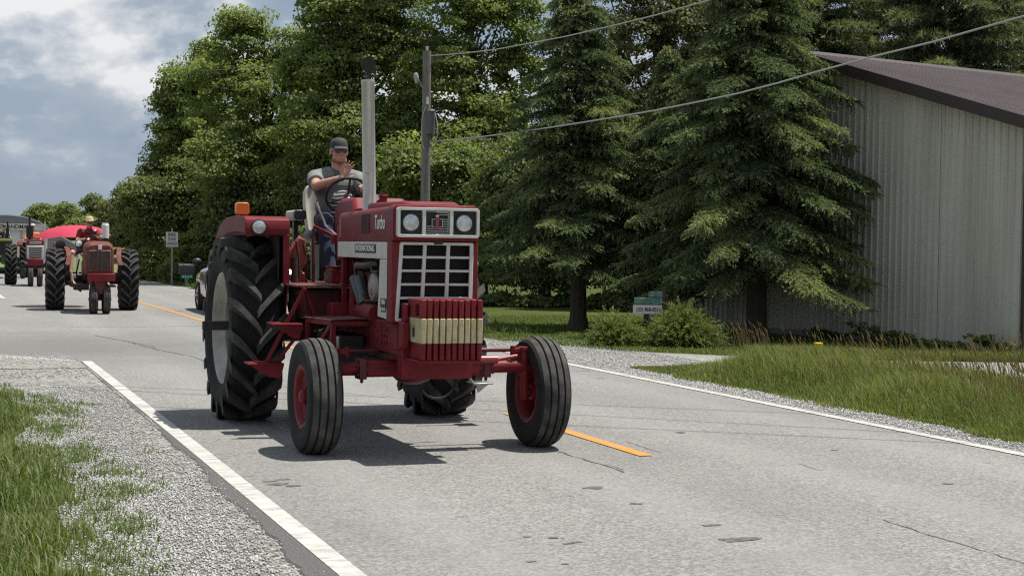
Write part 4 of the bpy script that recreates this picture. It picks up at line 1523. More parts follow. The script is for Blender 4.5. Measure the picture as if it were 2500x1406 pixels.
# weeds along the foot of the barn wall
GW = 'weeds growing against the barn wall'
for i, (s_, h_, lb) in enumerate([(3.3, .42, 'tallest leafy weed against the barn wall'), (4.3, .17, 'low weed clump left of the tall weed on the barn wall'), (2.4, .24, 'weed clump right of the tall weed on the barn wall'),
                                  (1.5, .15, 'short weed clump near the right end of the barn wall'), (.45, .34, 'weed clump at the right corner trim of the barn')]):
    p = corner + dvec * s_ - nvec * .35
    tree('weed_clump', lb, 'weed', (p.x, p.y, 0), [(0, 0, h_ * .5, .28, .2, h_ * .5), (.25, -.1, h_ * .3, .25, .2, h_ * .3)], leaf_b, 18, 16, .075, clump_r=.12, trunk_r=.006, seed=90 + i, group=GW, limbs=0, shell=.2, trunk_top=h_ * .6)

# ================================================================= wheels


def lathe_x(m, prof, c, n=48, closed=False):
    """revolve (x, r) profile about the x axis through c"""
    cx, cy, cz = c
    rr = []
    for x, r in (list(prof) + ([prof[0]] if closed else [])):
        rr.append([V(cx + x, cy - r * math.cos(2 * math.pi * i / n), cz + r * math.sin(2 * math.pi * i / n)) for i in range(n)])
    m.rings(rr, True, False, False)


def tractor_tyre(name, c, RR, Wd, rim, parent, nl=22, seg=7, n=56, lugs=True, mats=None):
    """drive tyre with chevron lugs, axle along x, c = hub"""
    h = Wd / 2
    m = MB()
    rc = RR - .072 * RR / .855
    prof = [(-h * .78, rim), (-h * .98, rim + (rc - rim) * .30), (-h * 1.0, rim + (rc - rim) * .55), (-h * .97, rim + (rc - rim) * .80), (-h * .80, rc - .015), (-h * .4, rc), (0, rc + .004)]
    prof = prof + [(-x, r) for x, r in prof[:-1][::-1]]
    lathe_x(m, prof, c, n)
    m.cur = 1
    if lugs:
        lead = .37
        for sgn in (-1, 1):
            for k in range(nl):
                th0 = 2 * math.pi * (k + (.5 if sgn > 0 else 0)) / nl
                secs = []
                for q in range(seg + 1):
                    t = q / seg
                    x = sgn * (-.02 * Wd / .47 + (h * 1.0 + .02) * min(1, t * 1.12))
                    thq = th0 + lead * (t ** .85)
                    top = RR - .016 * max(0, t - .5) ** 1.5 * 2
                    bot = rc - .02
                    if t > .9:
                        top = rim + (rc - rim) * .80 + .02
                        bot = rim + (rc - rim) * .62
                        x = sgn * (h * 1.03)
                    elif t > .75:
                        top = RR - .022
                        x = sgn * h * .985
                    hw = (.030 + .015 * t) * RR / .855 / RR
                    ring = []
                    for (dth, r_) in ((-hw * 1.35, bot), (-hw, top), (hw, top), (hw * 1.35, bot)):
                        a = thq + dth
                        ring.append(V(c[0] + x, c[1] - r_ * math.cos(a), c[2] + r_ * math.sin(a)))
                    secs.append(ring)
                m.rings(secs, True, True, True)
    return m.build(name, mats or [rubber, rubber_d], parent, angle=32)


def ribbed_tyre(name, c, RR, Wd, rim, parent, n=48, grooves=3):
    h = Wd / 2
    m = MB()
    side = [(-h * .72, rim), (-h * .95, rim + (RR - rim) * .3), (-h * 1.0, rim + (RR - rim) * .55), (-h * .93, rim + (RR - rim) * .80), (-h * .80, RR - .028 * RR / .455)]
    lathe_x(m, side, c, n)
    lathe_x(m, [(-x, r) for x, r in side[::-1]], c, n)
    m.cur = 1
    tr = []
    nr = grooves + 1
    gw = Wd * .062
    w0 = -h * .80
    rw = (2 * h * .80 - grooves * gw) / nr
    d = .026 * RR / .455

    def cr(x):
        return RR - (abs(x) / h) ** 2.2 * .042 * RR / .455
    x = w0
    for k in range(nr):
        tr += [(x, cr(x)), (x + rw * .5, cr(x + rw * .5) + .002), (x + rw, cr(x + rw))]
        if k < nr - 1:
            tr += [(x + rw + gw * .12, cr(x + rw) - d), (x + rw + gw * .88, cr(x + rw + gw) - d)]
        x += rw + gw
    lathe_x(m, tr, c, n)
    return m.build(name, [rubber, rubber_d], parent, angle=28)


def wheel_disc(name, c, rim, Wd, parent, mat, out=-1, dish=.05, hub_r=.09, bolts=8, n=40):
    """rim flanges, barrel and disc. out = side (x sign) that is dished outward"""
    h = Wd / 2
    m = MB()
    fl = .025 * rim / .48 + .008
    prof = [(-h * .82, rim + fl), (-h * .80, rim + .002), (-h * .70, rim - .012), (-h * .35, rim - .045 * rim / .48 - .01), (h * .35, rim - .045 * rim / .48 - .01), (h * .70, rim - .012), (h * .80, rim + .002), (h * .82, rim + fl)]
    lathe_x(m, prof, c, n)
    inner = [(-h * .815, rim + fl), (-h * .77, rim - .012), (-h * .35, rim - .06 * rim / .48 - .014), (h * .35, rim - .06 * rim / .48 - .014), (h * .77, rim - .012), (h * .815, rim + fl)]
    lathe_x(m, inner, c, n)
    rb = rim - .05 * rim / .48 - .012
    d0 = out * dish
    lathe_x(m, [(d0 + out * .03, rb), (d0, rb * .8), (d0 - out * .03, rb * .55), (d0 + out * .01, rb * .42), (d0 + out * .02, .001)], c, n)
    lathe_x(m, [(d0 + out * .018, rb), (d0 - out * .012, rb * .8), (d0 - out * .042, rb * .55), (d0 - out * .01, .001)], c, n)
    o = m.build(name, mat, parent, angle=30)
    hb = MB()
    lathe_x(hb, [(d0 + out * .005, hub_r), (d0 + out * .07, hub_r * .9), (d0 + out * .09, hub_r * .6), (d0 + out * .095, .001)], c, 20)
    lathe_x(hb, [(d0 - out * .02, hub_r * 1.2), (d0 - out * .10, hub_r * 1.1), (d0 - out * .12, .001)], c, 20)
    for k in range(bolts):
        a = 2 * math.pi * k / bolts
        p = V(c[0] + d0 + out * .012, c[1] + math.cos(a) * rb * .40, c[2] + math.sin(a) * rb * .40)
        hb.cyl(p, p + V(out * .03, 0, 0), .013 * rim / .3 + .003, None, 6)
    hb.build('hub', mat, o)
    return o


# ================================================================= the big red tractor
PHI = R(20.5)
trac = thing('tractor', 'large dark red farm tractor with tall silver exhaust stack and front suitcase weights', 'tractor', (-1.62, 14.74, 0), PHI)
T = trac

# ---- wheels
RW = .855
for sx_, nm in ((-.935, -1), (.955, 1)):
    w = empty('rear_wheel', T)
    tractor_tyre('tyre', (sx_, 0, RW), RW, .47, .50, w, nl=17)
    wheel_disc('rim', (sx_, 0, RW), .49, .47, w, silver, out=nm, dish=-.10, hub_r=.11, n=56)
for sx_, nm in ((-.835, -1), (1.035, 1)):
    w = empty('front_wheel', T)
    ribbed_tyre('tyre', (sx_, -2.50, .455), .455, .275, .235, w, grooves=3)
    wheel_disc('rim', (sx_, -2.50, .455), .23, .27, w, red, out=nm, dish=.03, hub_r=.06, bolts=6)

# ---- rear axle, transmission, frame rails, engine
m = MB(); m.bb(-1.30, -.70, -.04, .04, RW - .02, RW + .062); m.build('axle_shaft', iron, T, bevel=.006)
m = MB(); m.cyl((.7, 0, RW), (1.28, 0, RW), .045, None, 16)
m.build('axle_shaft', iron, T, bevel=.004)
m = MB(); m.cyl((-.70, 0, RW), (.72, 0, RW), .13, None, 20); m.cyl((-.70, 0, RW), (-.62, 0, RW), .2, None, 20); m.cyl((.62, 0, RW), (.70, 0, RW), .2, None, 20)
m.build('axle_housing', red_dark, T, bevel=.01)
m = MB()
m.bb(-.26, .26, -.55, .42, .58, 1.22); m.bb(-.2, .2, -1.35, -.55, .66, 1.24); m.bb(-.16, .16, .42, .62, .55, 1.0); m.bb(-.14, .14, -1.2, .3, .50, .60)
m.cyl((-.27, -.3, .95), (-.33, -.3, .95), .12, None, 16)
m.build('transmission', red_dark, T, bevel=.02)
m = MB()
for s_ in (-1, 1):
    m.hexa([V(s_ * .29, -2.98, .80), V(s_ * .245, -2.98, .80), V(s_ * .245, -1.3, .80), V(s_ * .29, -1.3, .80), V(s_ * .29, -2.98, 1.05), V(s_ * .245, -2.98, 1.05), V(s_ * .245, -1.3, 1.04), V(s_ * .29, -1.3, 1.04)])
    for k in range(7):
        m.cyl((s_ * .29, -2.62 + (k % 3) * .07, .88 + .05 * (k // 3)), (s_ * .305, -2.62 + (k % 3) * .07, .88 + .05 * (k // 3)), .014, None, 6)
m.bb(-.30, .30, -2.98, -2.85, .84, 1.05)
m.build('frame_rail', red, T, bevel=.008)
m = MB()
for (y_, z_, r_) in ((-2.28, .99, .014), (-2.36, .96, .012), (-2.44, .99, .013), (-2.52, .93, .014), (-2.35, .88, .016), (-2.46, .86, .012), (-2.56, .98, .012), (-2.2, .9, .012)):
    m.cyl((-.2925, y_, z_), (-.287, y_, z_), r_, None, 10)
m.build('bolt_hole', black_p, T)
m = MB(); m.bb(-.21, .21, -2.50, -1.28, .72, 1.42); m.bb(-.16, .16, -2.45, -1.35, 1.42, 1.60)
for k in range(6):
    m.bb(-.235, -.21, -2.42 + k * .19, -2.30 + k * .19, 1.12, 1.38)
m.build('engine_block', red_dark, T, bevel=.015)
m = MB()
# oil filter pair, turbo housing, pipes seen in the open engine bay
for k in (0, 1):
    m.cyl((-.30 + .02 * k, -1.66 - .07 * k, 1.36), (-.28, -1.86 - .06 * k, 1.15), .052, None, 14)
m.tube([(-.24, -1.5, 1.45), (-.29, -1.7, 1.47), (-.28, -1.95, 1.47), (-.24, -2.2, 1.50)], .032, 8)
m.build('oil_filter', pm('greenish_filter_paint', (0.055, 0.065, 0.062), 0.35, 0.2), T)
m = MB()
m.ell((-.25, -2.16, 1.30), (.07, .10, .10)); m.cyl((-.31, -2.16, 1.30), (-.25, -2.16, 1.30), .055, .08, 14); m.torus((-.27, -2.16, 1.30), (1, 0, 0), .09, .028, 18, 7)
m.build('alternator', pm('cast_alloy', (0.34, 0.28, 0.27), 0.5, 0.5), T)
m = MB(); m.cyl((-.27, -1.80, 1.10), (-.27, -2.24, 1.08), .075, None, 16); m.build('starter_motor', red, T, bevel=.01)
m = MB()
for k in range(4):
    m.tube([(-.22, -1.5 - k * .22, 1.46), (-.27, -1.55 - k * .22, 1.40), (-.25, -1.6 - k * .22, 1.28), (-.22, -1.62 - k * .22, 1.2)], .010, 6)
m.tube([(-.26, -1.45, 1.5), (-.3, -1.75, 1.30), (-.3, -2.0, 1.18), (-.26, -2.35, 1.2)], .012, 6)
m.tube([(-.25, -2.0, 1.52), (-.27, -2.1, 1.42), (-.26, -2.25, 1.42)], .018, 6)
m.build('engine_hose', grease, T)
m = MB(); m.bb(-.22, .22, -2.78, -2.52, 1.02, 1.60); m.build('radiator', grease, T, bevel=.01)
m = MB(); m.bb(-.20, .20, -2.56, -1.0, .60, .73); m.ell((0, -2.35, .62), (.17, .22, .10)); m.build('oil_pan', red_dark, T, bevel=.02)

# ---- hood: rounded upper shell
def round_rect(x0, x1, z0, z1, rd, y, n=5, bottom=False):
    out = []
    cs = [(x1 - rd, z1 - rd, 0), (x0 + rd, z1 - rd, 90)]
    for cx_, cz_, a0 in cs:
        for k in range(n + 1):
            a = R(a0 + 90 * k / n)
            out.append(V(cx_ + rd * math.cos(a), y, cz_ + rd * math.sin(a)))
    if bottom:
        for cx_, cz_, a0 in ((x0 + rd, z0 + rd, 180), (x1 - rd, z0 + rd, 270)):
            for k in range(n + 1):
                a = R(a0 + 90 * k / n)
                out.append(V(cx_ + rd * math.cos(a), y, cz_ + rd * math.sin(a)))
    else:
        out += [V(x0, y, z0), V(x1, y, z0)]
    return out


m = MB()
m.rings([round_rect(-.335, .335, 1.668, 1.945, .045, -2.80), round_rect(-.335, .335, 1.664, 1.935, .05, -2.2), round_rect(-.335, .335, 1.664, 1.915, .055, -1.22)])
hood = m.build('hood', red, T, bevel=.004)
m = MB()
m.rings([round_rect(-.325, .325, 1.70, 1.93, .04, -2.958), round_rect(-.345, .345, 1.675, 1.953, .05, -2.945), round_rect(-.345, .345, 1.668, 1.955, .05, -2.80)])
m.build('hood_nose', red, T, bevel=.003)
m = MB()     # raised centre of the hood
m.rings([round_rect(-.20, .22, 1.92, 1.962, .02, -2.86), round_rect(-.22, .24, 1.91, 1.985, .03, -2.72), round_rect(-.22, .24, 1.90, 1.99, .03, -1.75)])
m.build('hood_hump', red, T, bevel=.003)
m = MB()     # fuel tank cowl behind
m.rings([round_rect(-.27, .27, 1.74, 1.95, .06, -1.42), round_rect(-.25, .25, 1.78, 2.045, .05, -1.30), round_rect(-.24, .24, 1.78, 2.05, .05, -.85), round_rect(-.26, .26, 1.74, 1.99, .06, -.78)])
m.build('fuel_tank_cowl', red, T, bevel=.004)
m = MB(); m.rings([round_rect(-.31, .31, 1.52, 1.90, .09, -1.225), round_rect(-.32, .32, 1.50, 1.86, .10, -1.10), round_rect(-.28, .28, 1.54, 1.80, .1, -1.02)])
m.build('dash_shroud', red, T, bevel=.004)
m = MB(); m.cyl((.02, -1.36, 1.98), (.02, -1.36, 2.06), .035, None, 14); m.cyl((.02, -1.36, 2.06), (.02, -1.36, 2.08), .045, .038, 14)
m.build('radiator_cap', red, T)
m = MB(); m.cyl((.1, -1.0, 2.05), (.1, -1.0, 2.085), .045, None, 14); m.build('fuel_cap', chrome, T)
m = MB(); m.bb(-.3385, -.333, -2.235, -1.99, 1.735, 1.885); m.build('louvre_opening', pm('dark_red_recess', (0.035, 0.008, 0.008), 0.8), T)
m = MB()
for k in range(5):
    m.bb(-.3395, -.336, -2.22 + .01 * (k % 2), -2.20 + .012 * k, 1.75 + k * .026, 1.757 + k * .026)
m.build('louvre_slat', red, T)
m = MB()
for y_ in (-1.27, -1.30):
    m.bb(-.338, -.334, y_ - .008, y_ + .008, 1.70, 1.86)
m.build('hood_latch_strap', pm('pale_scratch', (0.36, 0.20, 0.19), 0.6), T)
text('lettering', 'Turbo', .155, SIDE, (-.338, -2.53, 1.815), letter_w, T, .001, .30, 'CENTER', .80, .002)

# ---- white side band, post, badge
for s_ in (-1, 1):
    m = MB(); m.bb(s_ * .338, s_ * .322, -2.86, -1.20, 1.532, 1.664); m.build('side_band', white_p, T, bevel=.006)
    m = MB(); m.hexa([V(s_ * .338, -2.86, 1.06), V(s_ * .322, -2.86, 1.06), V(s_ * .322, -2.50, 1.075), V(s_ * .338, -2.50, 1.075), V(s_ * .338, -2.86, 1.530), V(s_ * .322, -2.86, 1.530), V(s_ * .322, -2.55, 1.530), V(s_ * .338, -2.55, 1.530)])
    m.build('side_post', white_p, T, bevel=.012)
m = MB(); m.bb(-.3425, -.337, -2.44, -1.80, 1.575, 1.645); m.build('name_badge', badge_b, T, bevel=.001)
text('lettering', 'INTERNATIONAL', .066, SIDE, (-.344, -2.12, 1.610), letter_w, T, .001, 0, 'CENTER', 1.12, .0015)
m = MB(); m.bb(-.3415, -.337, -2.43, -1.81, 1.586, 1.589); m.bb(-.3435, -.337, -2.43, -1.81, 1.634, 1.637); m.build('badge_line', frame_w, T)
m = MB(); m.bb(-.342, -.337, -2.76, -2.60, 1.165, 1.225); m.prism([V(-.342, -2.76, 1.165), V(-.342, -2.60, 1.165), V(-.342, -2.62, 1.12), V(-.342, -2.74, 1.12)], (.005, 0, 0))
m.build('model_plate', badge_b, T)
text('lettering', '1066', .055, SIDE, (-.3435, -2.68, 1.197), letter_w, T, .001, 0, 'CENTER', .95, .001)
m = MB()
for k in range(3):
    m.bb(-.3435, -.341, -2.73 + k * .045, -2.70 + k * .045, 1.13, 1.155)
m.build('plate_mark', frame_w, T)
m = MB(); m.bb(-.34, -.336, -2.70, -2.67, 1.25, 1.47); m.build('post_crease', frame_w, T, bevel=.001)

# ---- nose columns and lower grille
GY = -2.90
gxl, gxr, gzt, gzb = -.272, .295, 1.655, 1.07
m = MB()
m.hexa([V(-.345, GY - .03, 1.03), V(-.285, GY - .03, 1.03), V(-.285, -2.78, 1.03), V(-.345, -2.78, 1.03), V(-.345, GY - .03, 1.668), V(-.275, GY - .03, 1.668), V(-.275, -2.78, 1.668), V(-.345, -2.78, 1.668)])
m.hexa([V(.300, GY - .03, 1.03), V(.350, GY - .03, 1.03), V(.350, -2.78, 1.03), V(.300, -2.78, 1.03), V(.298, GY - .03, 1.668), V(.345, GY - .03, 1.668), V(.345, -2.78, 1.668), V(.298, -2.78, 1.668)])
m.bb(-.345, .345, GY + .0, -2.78, 1.655, 1.70)
m.bb(-.345, .35, GY - .03, -2.78, 1.02, 1.06)
m.build('nose_shell', red, T, bevel=.006)
m = MB(); m.bb(-.285, .305, GY + .035, GY + .05, 1.05, 1.66); m.build('grille_screen', mesh_b, T)
gr = MB()
tl, tr_, bl, br = V(gxl, GY - .025, gzt), V(gxr, GY - .025, gzt), V(gxl - .032, GY - .025, gzb), V(gxr - .008, GY - .025, gzb)
gr.bar(tl + V(-.010, 0, 0), tr_ + V(.010, 0, 0), .03, .022)
gr.bar(bl + V(-.010, 0, 0), br + V(.010, 0, 0), .03, .022)
gr.bar(tl, bl, .03, .022, (0, -1, 0)); gr.bar(tr_, br, .03, .022, (0, -1, 0))
gframe = gr.build('grille_frame', frame_w, T, bevel=.004)
for q in (1 / 3, 2 / 3):
    m = MB(); m.bar(tl.lerp(tr_, q) + V(0, .004, 0), bl.lerp(br, q) + V(0, .004, 0), .028, .022, (0, -1, 0)); m.build('grille_bar', frame_w, gframe, bevel=.003)
for k in range(1, 5):
    z_ = 1 - (1.650 - (1.650 - .1045 * k)) / (gzt - gzb)
    q = .1045 * k / (gzt - gzb)
    m = MB(); m.bar(tl.lerp(bl, q) + V(0, .008, 0), tr_.lerp(br, q) + V(0, .008, 0), .022, .019); m.build('grille_bar', frame_w, gframe, bevel=.003)
m = MB(); m.bb(-.015, .055, GY - .05, GY - .02, 1.650, 1.682); m.build('hood_latch', black_p, T, bevel=.004)

# ---- headlamp bezel
HY = -2.99
bx0, bx1, bz0, bz1 = -.322, .328, 1.706, 1.926
m = MB(); m.bb(bx0 + .01, bx1 - .01, HY + .02, HY + .034, bz0 + .008, bz1 - .008); m.build('lamp_backplate', black_p, T)
outer = round_rect(bx0 - .005, bx1 + .005, bz0 - .004, bz1 + .004, .022, HY - .012, 4, True)
inner = round_rect(bx0 + .018, bx1 - .018, bz0 + .018, bz1 - .018, .010, HY - .012, 4, True)
m = MB()
nn = len(outer)
m.add(outer + inner + [p + V(0, .045, 0) for p in outer] + [p + V(0, .045, 0) for p in inner],
      [(i, (i + 1) % nn, nn + (i + 1) % nn, nn + i) for i in range(nn)] + [(i, (i + 1) % nn, 2 * nn + (i + 1) % nn, 2 * nn + i) for i in range(nn)] + [(nn + i, nn + (i + 1) % nn, 3 * nn + (i + 1) % nn, 3 * nn + i) for i in range(nn)])
m.bb(-.128, -.100, HY - .010, HY + .03, bz0 + .015, bz1 - .015); m.bb(.092, .120, HY - .010, HY + .03, bz0 + .015, bz1 - .015)
m.build('headlamp_bezel', frame_w, T, bevel=.002)
for cx_ in (-.215, .213):
    m = MB(); m.bb(cx_ - .082, cx_ + .082, HY + .012, HY + .03, bz0 + .02, bz1 - .02)
    m.torus((cx_, HY + .006, 1.815), (0, 1, 0), .073, .011, 28, 6)
    hl = m.build('headlamp', black_p, T, bevel=.003)
    m = MB(); m.lathe([(-.004, .062), (.012, .052), (.028, .030), (.034, .001)], (cx_, HY + .004, 1.815), (0, 1, 0), 28); m.build('reflector', chrome, hl)
    m = MB(); m.lathe([(-.010, .001), (-.008, .030), (-.002, .060), (.001, .064)], (cx_, HY + .002, 1.815), (0, 1, 0), 28)
    m.build('lens', lens_m, hl)
m = MB()
for k, z_ in enumerate((1.735, 1.752, 1.770, 1.788)):
    m.bb(-.092, .084, HY + .004, HY + .010, z_ - .0022, z_ + .0022)
for z_ in (1.806, 1.824, 1.842):
    m.bb(.030, .084, HY + .004, HY + .010, z_ - .0022, z_ + .0022)
for z_ in (1.878, 1.895):
    m.bb(-.01, .084, HY + .004, HY + .010, z_ - .0022, z_ + .0022)
m.bb(.080, .084, HY + .004, HY + .010, bz0 + .025, bz1 - .025); m.bb(-.096, .088, HY + .004, HY + .010, bz1 - .026, bz1 - .022)
m.build('medallion_stripe', frame_w, T)
m = MB(); m.bb(-.052, .036, HY - .001, HY + .010, 1.782, 1.846); m.build('emblem_plate', badge_b, T)
m = MB(); m.bb(-.020, .004, HY - .004, HY + .004, 1.770, 1.862); m.build('emblem_bar', emblem_r, T)
m = MB()
for x0 in (-.052, .032):
    m.bb(x0, x0 + .004, HY - .004, HY + .0, 1.782, 1.846)
m.bb(-.052, -.024, HY - .004, HY, 1.842, 1.846); m.bb(.008, .036, HY - .004, HY, 1.842, 1.846); m.bb(-.052, -.024, HY - .004, HY, 1.782, 1.786); m.bb(.008, .036, HY - .004, HY, 1.782, 1.786)
m.bb(-.022, .006, HY - .003, HY + .004, 1.862, 1.872); m.bb(-.016, .004, HY - .001, HY + .004, 1.898, 1.906); m.bb(-.016, .004, HY - .001, HY + .004, 1.724, 1.732)
m.build('emblem_outline', frame_w, T)

# ---- suitcase weights
wx0, wx1 = -.240, .252
wy0, wy1 = -3.345, -2.99
nw_ = 10
ww = (wx1 - wx0) / nw_
for k in range(nw_):
    x0, x1 = wx0 + k * ww + .0048, wx0 + (k + 1) * ww - .0048
    yf = wy0 + random.uniform(-.004, .004)
    zt = 1.238 + random.uniform(-.004, .004)
    m = MB()
    m.cur = 0
    if k == 0:
        # end weight keeps its hand hole
        for (ya, yb, za, zb) in ((yf, yf + .06, 1.10, zt), (yf + .17, wy1, 1.10, zt), (yf + .06, yf + .17, 1.10, 1.115), (yf + .06, yf + .17, 1.20, zt)):
            m.bb(x0, x1, ya, yb, za, zb)
    else:
        m.bb(x0, x1, yf, wy1, 1.10, zt)
    m.bb(x0 + .001, x1 - .001, yf + .005, wy1, .79, .912)
    m.cur = 1
    m.bb(x0 - .0006, x1 + .0006, yf - .004, wy1 + (.0 if k else .0), .912, 1.10)
    m.build('suitcase_weight', [red, cream_w], T, bevel=.007)
m = MB()
m.prism([V(-.285, -3.02, .62), V(.285, -3.02, .62), V(.285, -3.02, .98), V(-.285, -3.02, .98)], (0, .12, 0))
m.bb(-.30, -.245, -3.08, -2.92, .86, 1.06); m.bb(-.26, .26, -3.32, -3.0, .765, .79)
m.bb(-.27, -.243, -3.05, -2.92, 1.06, 1.2)
m.build('weight_bracket', red, T, bevel=.008)
text('lettering', 'H', .085, SIDE, (-.2455, -3.17, .985), letter_b, T, .0012, 0, 'CENTER', .55, .005)
m = MB(); m.bb(-.2465, -.244, -3.176, -3.164, .955, 1.045); m.build('weight_emblem', letter_b, T)

# ---- front axle
m = MB()
m.hexa([V(-.16, -2.72, .60), V(.16, -2.72, .60), V(.16, -2.36, .60), V(-.16, -2.36, .60), V(-.24, -2.95, .82), V(.24, -2.95, .82), V(.24, -2.2, .82), V(-.24, -2.2, .82)])
m.prism([V(-.22, -2.98, .80), V(.24, -2.98, .80), V(.05, -2.80, .605), V(-.05, -2.80, .605)], (0, .16, 0))
m.build('axle_bolster', red, T, bevel=.01)
AY = -2.55
m = MB(); m.hexa([V(-.48, AY - .06, .605), V(.56, AY - .06, .61), V(.56, AY + .06, .61), V(-.48, AY + .06, .605), V(-.48, AY - .06, .735), V(.56, AY - .06, .735), V(.56, AY + .06, .735), V(-.48, AY + .06, .735)])
m.build('axle_beam', red, T, bevel=.02)
m = MB(); m.cyl((-.74, AY, .67), (-.46, AY, .67), .052, None, 18); m.build('axle_extension', red, T)
m = MB(); m.cyl((.52, AY, .67), (.88, AY, .675), .052, None, 18); m.build('axle_extension', red, T)
for xc in (-.48, .55):
    m = MB()
    m.bb(xc - .03, xc + .03, AY - .075, AY + .075, .59, .75)
    for d_ in (-.045, .045):
        m.cyl((xc + d_, AY - .085, .70), (xc + d_, AY + .085, .70), .012, None, 6); m.cyl((xc + d_, AY - .085, .63), (xc + d_, AY + .085, .63), .012, None, 6)
    m.cyl((xc, AY - .03, .56), (xc, AY - .03, .59), .014, None, 6)
    m.build('axle_clamp', red_dark, T, bevel=.004)
m = MB()
for k, xs in enumerate((-.30, .10, .30)):
    m.bb(xs - .025, xs + .025, AY - .063, AY - .055, .665, .685)
m.build('axle_slot', black_p, T)
for sg_, xk in ((-1, -.70), (1, .885)):
    m = MB()
    m.cyl((xk, AY, .80), (xk + sg_ * .015, AY, .40), .038, .034, 14); m.cyl((xk, AY, .80), (xk, AY, .83), .055, None, 12)
    m.cyl((xk, AY, .455), (xk + sg_ * .15, AY + .05, .455), .038, None, 14)
    m.bar((xk, AY, .80), (xk - sg_ * .02, AY + .22, .79), .045, .03); m.bar((xk, AY, .81), (xk - sg_ * .10, AY - .02, .80), .05, .035)
    m.cyl((xk - sg_ * .10, AY - .02, .76), (xk - sg_ * .10, AY - .02, .84), .024, None, 10)
    m.build('steering_spindle', red, T, bevel=.004)
m = MB(); m.cyl((.26, AY - .10, .735), (.62, AY - .10, .735), .034, None, 16); m.cyl((.62, AY - .10, .735), (.80, AY - .08, .76), .016, None, 10); m.build('steering_cylinder', pm('bright_red_cylinder', (0.24, 0.05, 0.05), 0.28, 0.25), T, bevel=.003)
m = MB(); m.cyl((-.68, AY + .22, .79), (.86, AY + .22, .79), .018, None, 10); m.build('tie_rod', red_dark, T)
m = MB()
m.tube([(.295 - .175 * math.cos(math.pi * k / 14), -2.1, .60 - .225 * math.sin(math.pi * k / 14) ** .85) for k in range(15)], .011, 8)
m.build('hydraulic_hose', black_p, T)
m = MB(); m.cyl((-.56, -2.1, .80), (-.56, -2.1, .88), .035, None, 14); m.cyl((-.56, -2.1, .88), (-.56, -2.1, .90), .04, None, 14); m.build('grease_cup', steel, T)

# ---- frame box with battery tray, steps, braces on the photographed side
m = MB()
bx_0, bx_1, by, bz_0, bz_1 = -.60, -.27, -1.22, .62, .985
for a, b in (((-.60, -1.22, .985), (-.60, -1.22, .62)), ((-.60, -1.22, .985), (-.60, -2.12, 1.005)), ((-.60, -1.22, .80), (-.60, -2.12, .81)), ((-.60, -2.12, 1.0), (-.60, -2.12, .60)), ((-.60, -1.22, .62), (-.60, -2.12, .60)),
             ((-.60, -1.22, .985), (-.29, -1.22, .985)), ((-.60, -2.12, 1.0), (-.29, -2.12, 1.0)), ((-.60, -2.12, .60), (-.29, -2.12, .60)), ((-.60, -1.22, .62), (-.29, -1.22, .62)), ((-.605, -2.08, .98), (-.605, -1.34, .64))):
    m.bar(a, b, .04, .04)
m.build('tray_frame', red, T, bevel=.004)
m = MB(); m.hexa([V(-.63, -2.14, 1.025), V(-.27, -2.14, 1.04), V(-.27, -1.18, 1.015), V(-.63, -1.18, 1.005), V(-.63, -2.14, 1.035), V(-.27, -2.14, 1.05), V(-.27, -1.18, 1.025), V(-.63, -1.18, 1.015)])
m.build('tray_lid', pm('dusty_red_lid', (0.15, 0.06, 0.06), 0.7, 0, (0.10, 0.035, 0.035), 6), T, bevel=.003)
m = MB(); m.bb(-.55, -.31, -2.02, -1.36, .64, .90); m.build('battery', black_p, T, bevel=.01)
m = MB(); m.cyl((-.50, -1.3, .84), (-.50, -1.3, .91), .025, None, 10); m.cyl((-.44, -1.3, .84), (-.44, -1.3, .90), .02, None, 10); m.tube([(-.5, -1.32, .9), (-.47, -1.34, .95), (-.43, -1.32, .9)], .008, 5); m.build('battery_terminal', steel, T)
for (x0, x1, y0, y1, z_) in ((-.92, -.66, -1.30, -1.02, .955), (-1.10, -.80, -1.22, -.96, .612)):
    m = MB(); m.bb(x0, x1, y0, y1, z_ - .012, z_ + .004)
    m.prism([V(x0 + .01, y0 + .004, z_ - .012), V(x1 - .0, y0 + .004, z_ - .012), V(x1 - .03, y0 + .004, z_ - .13), V(x0 + .16, y0 + .004, z_ - .11)], (0, .012, 0))
    m.build('step', red, T, bevel=.003)
m = MB()
m.bar((-.62, -1.18, 1.26), (-.98, -1.10, .52), .055, .035); m.bar((-.62, -1.18, 1.26), (-.50, -1.16, .98), .03, .03)
m.bar((-.62, -1.15, .92), (-.84, -1.1, .62), .03, .03)
m.build('step_hanger', red, T, bevel=.004)
m = MB(); m.hexa([V(-.56, -1.02, .98), V(-.26, -1.02, .98), V(-.26, -.70, .98), V(-.56, -.70, .98), V(-.60, -1.02, 1.24), V(-.26, -1.02, 1.24), V(-.26, -.4, 1.24), V(-.60, -.4, 1.24)])
m.build('platform_support', red_dark, T, bevel=.01)
m = MB(); m.bb(-.42, -.28, -1.36, -1.16, 1.02, 1.14); m.build('valve_box', red, T, bevel=.006)
m = MB(); m.prism([V(-.29, -1.42, 1.04), V(-.29, -1.62, 1.05), V(-.29, -1.52, 1.30), V(-.29, -1.44, 1.32)], (.02, 0, 0)); m.build('gusset', red, T)
m = MB()
m.hexa([V(-.70, -1.20, 1.268), V(.62, -1.20, 1.268), V(.62, .25, 1.268), V(-.70, .25, 1.268), V(-.70, -1.20, 1.286), V(.62, -1.20, 1.286), V(.62, .25, 1.286), V(-.70, .25, 1.286)])
m.build('platform', pm('worn_platform', (0.17, 0.075, 0.07), 0.55, 0.1, (0.10, 0.02, 0.02), 6), T, bevel=.003)
m = MB(); m.bb(-.31, -.27, -1.28, -1.22, 1.02, 1.60); m.bb(-.30, .30, -1.26, -1.22, 1.29, 1.60); m.build('firewall', red, T, bevel=.004)

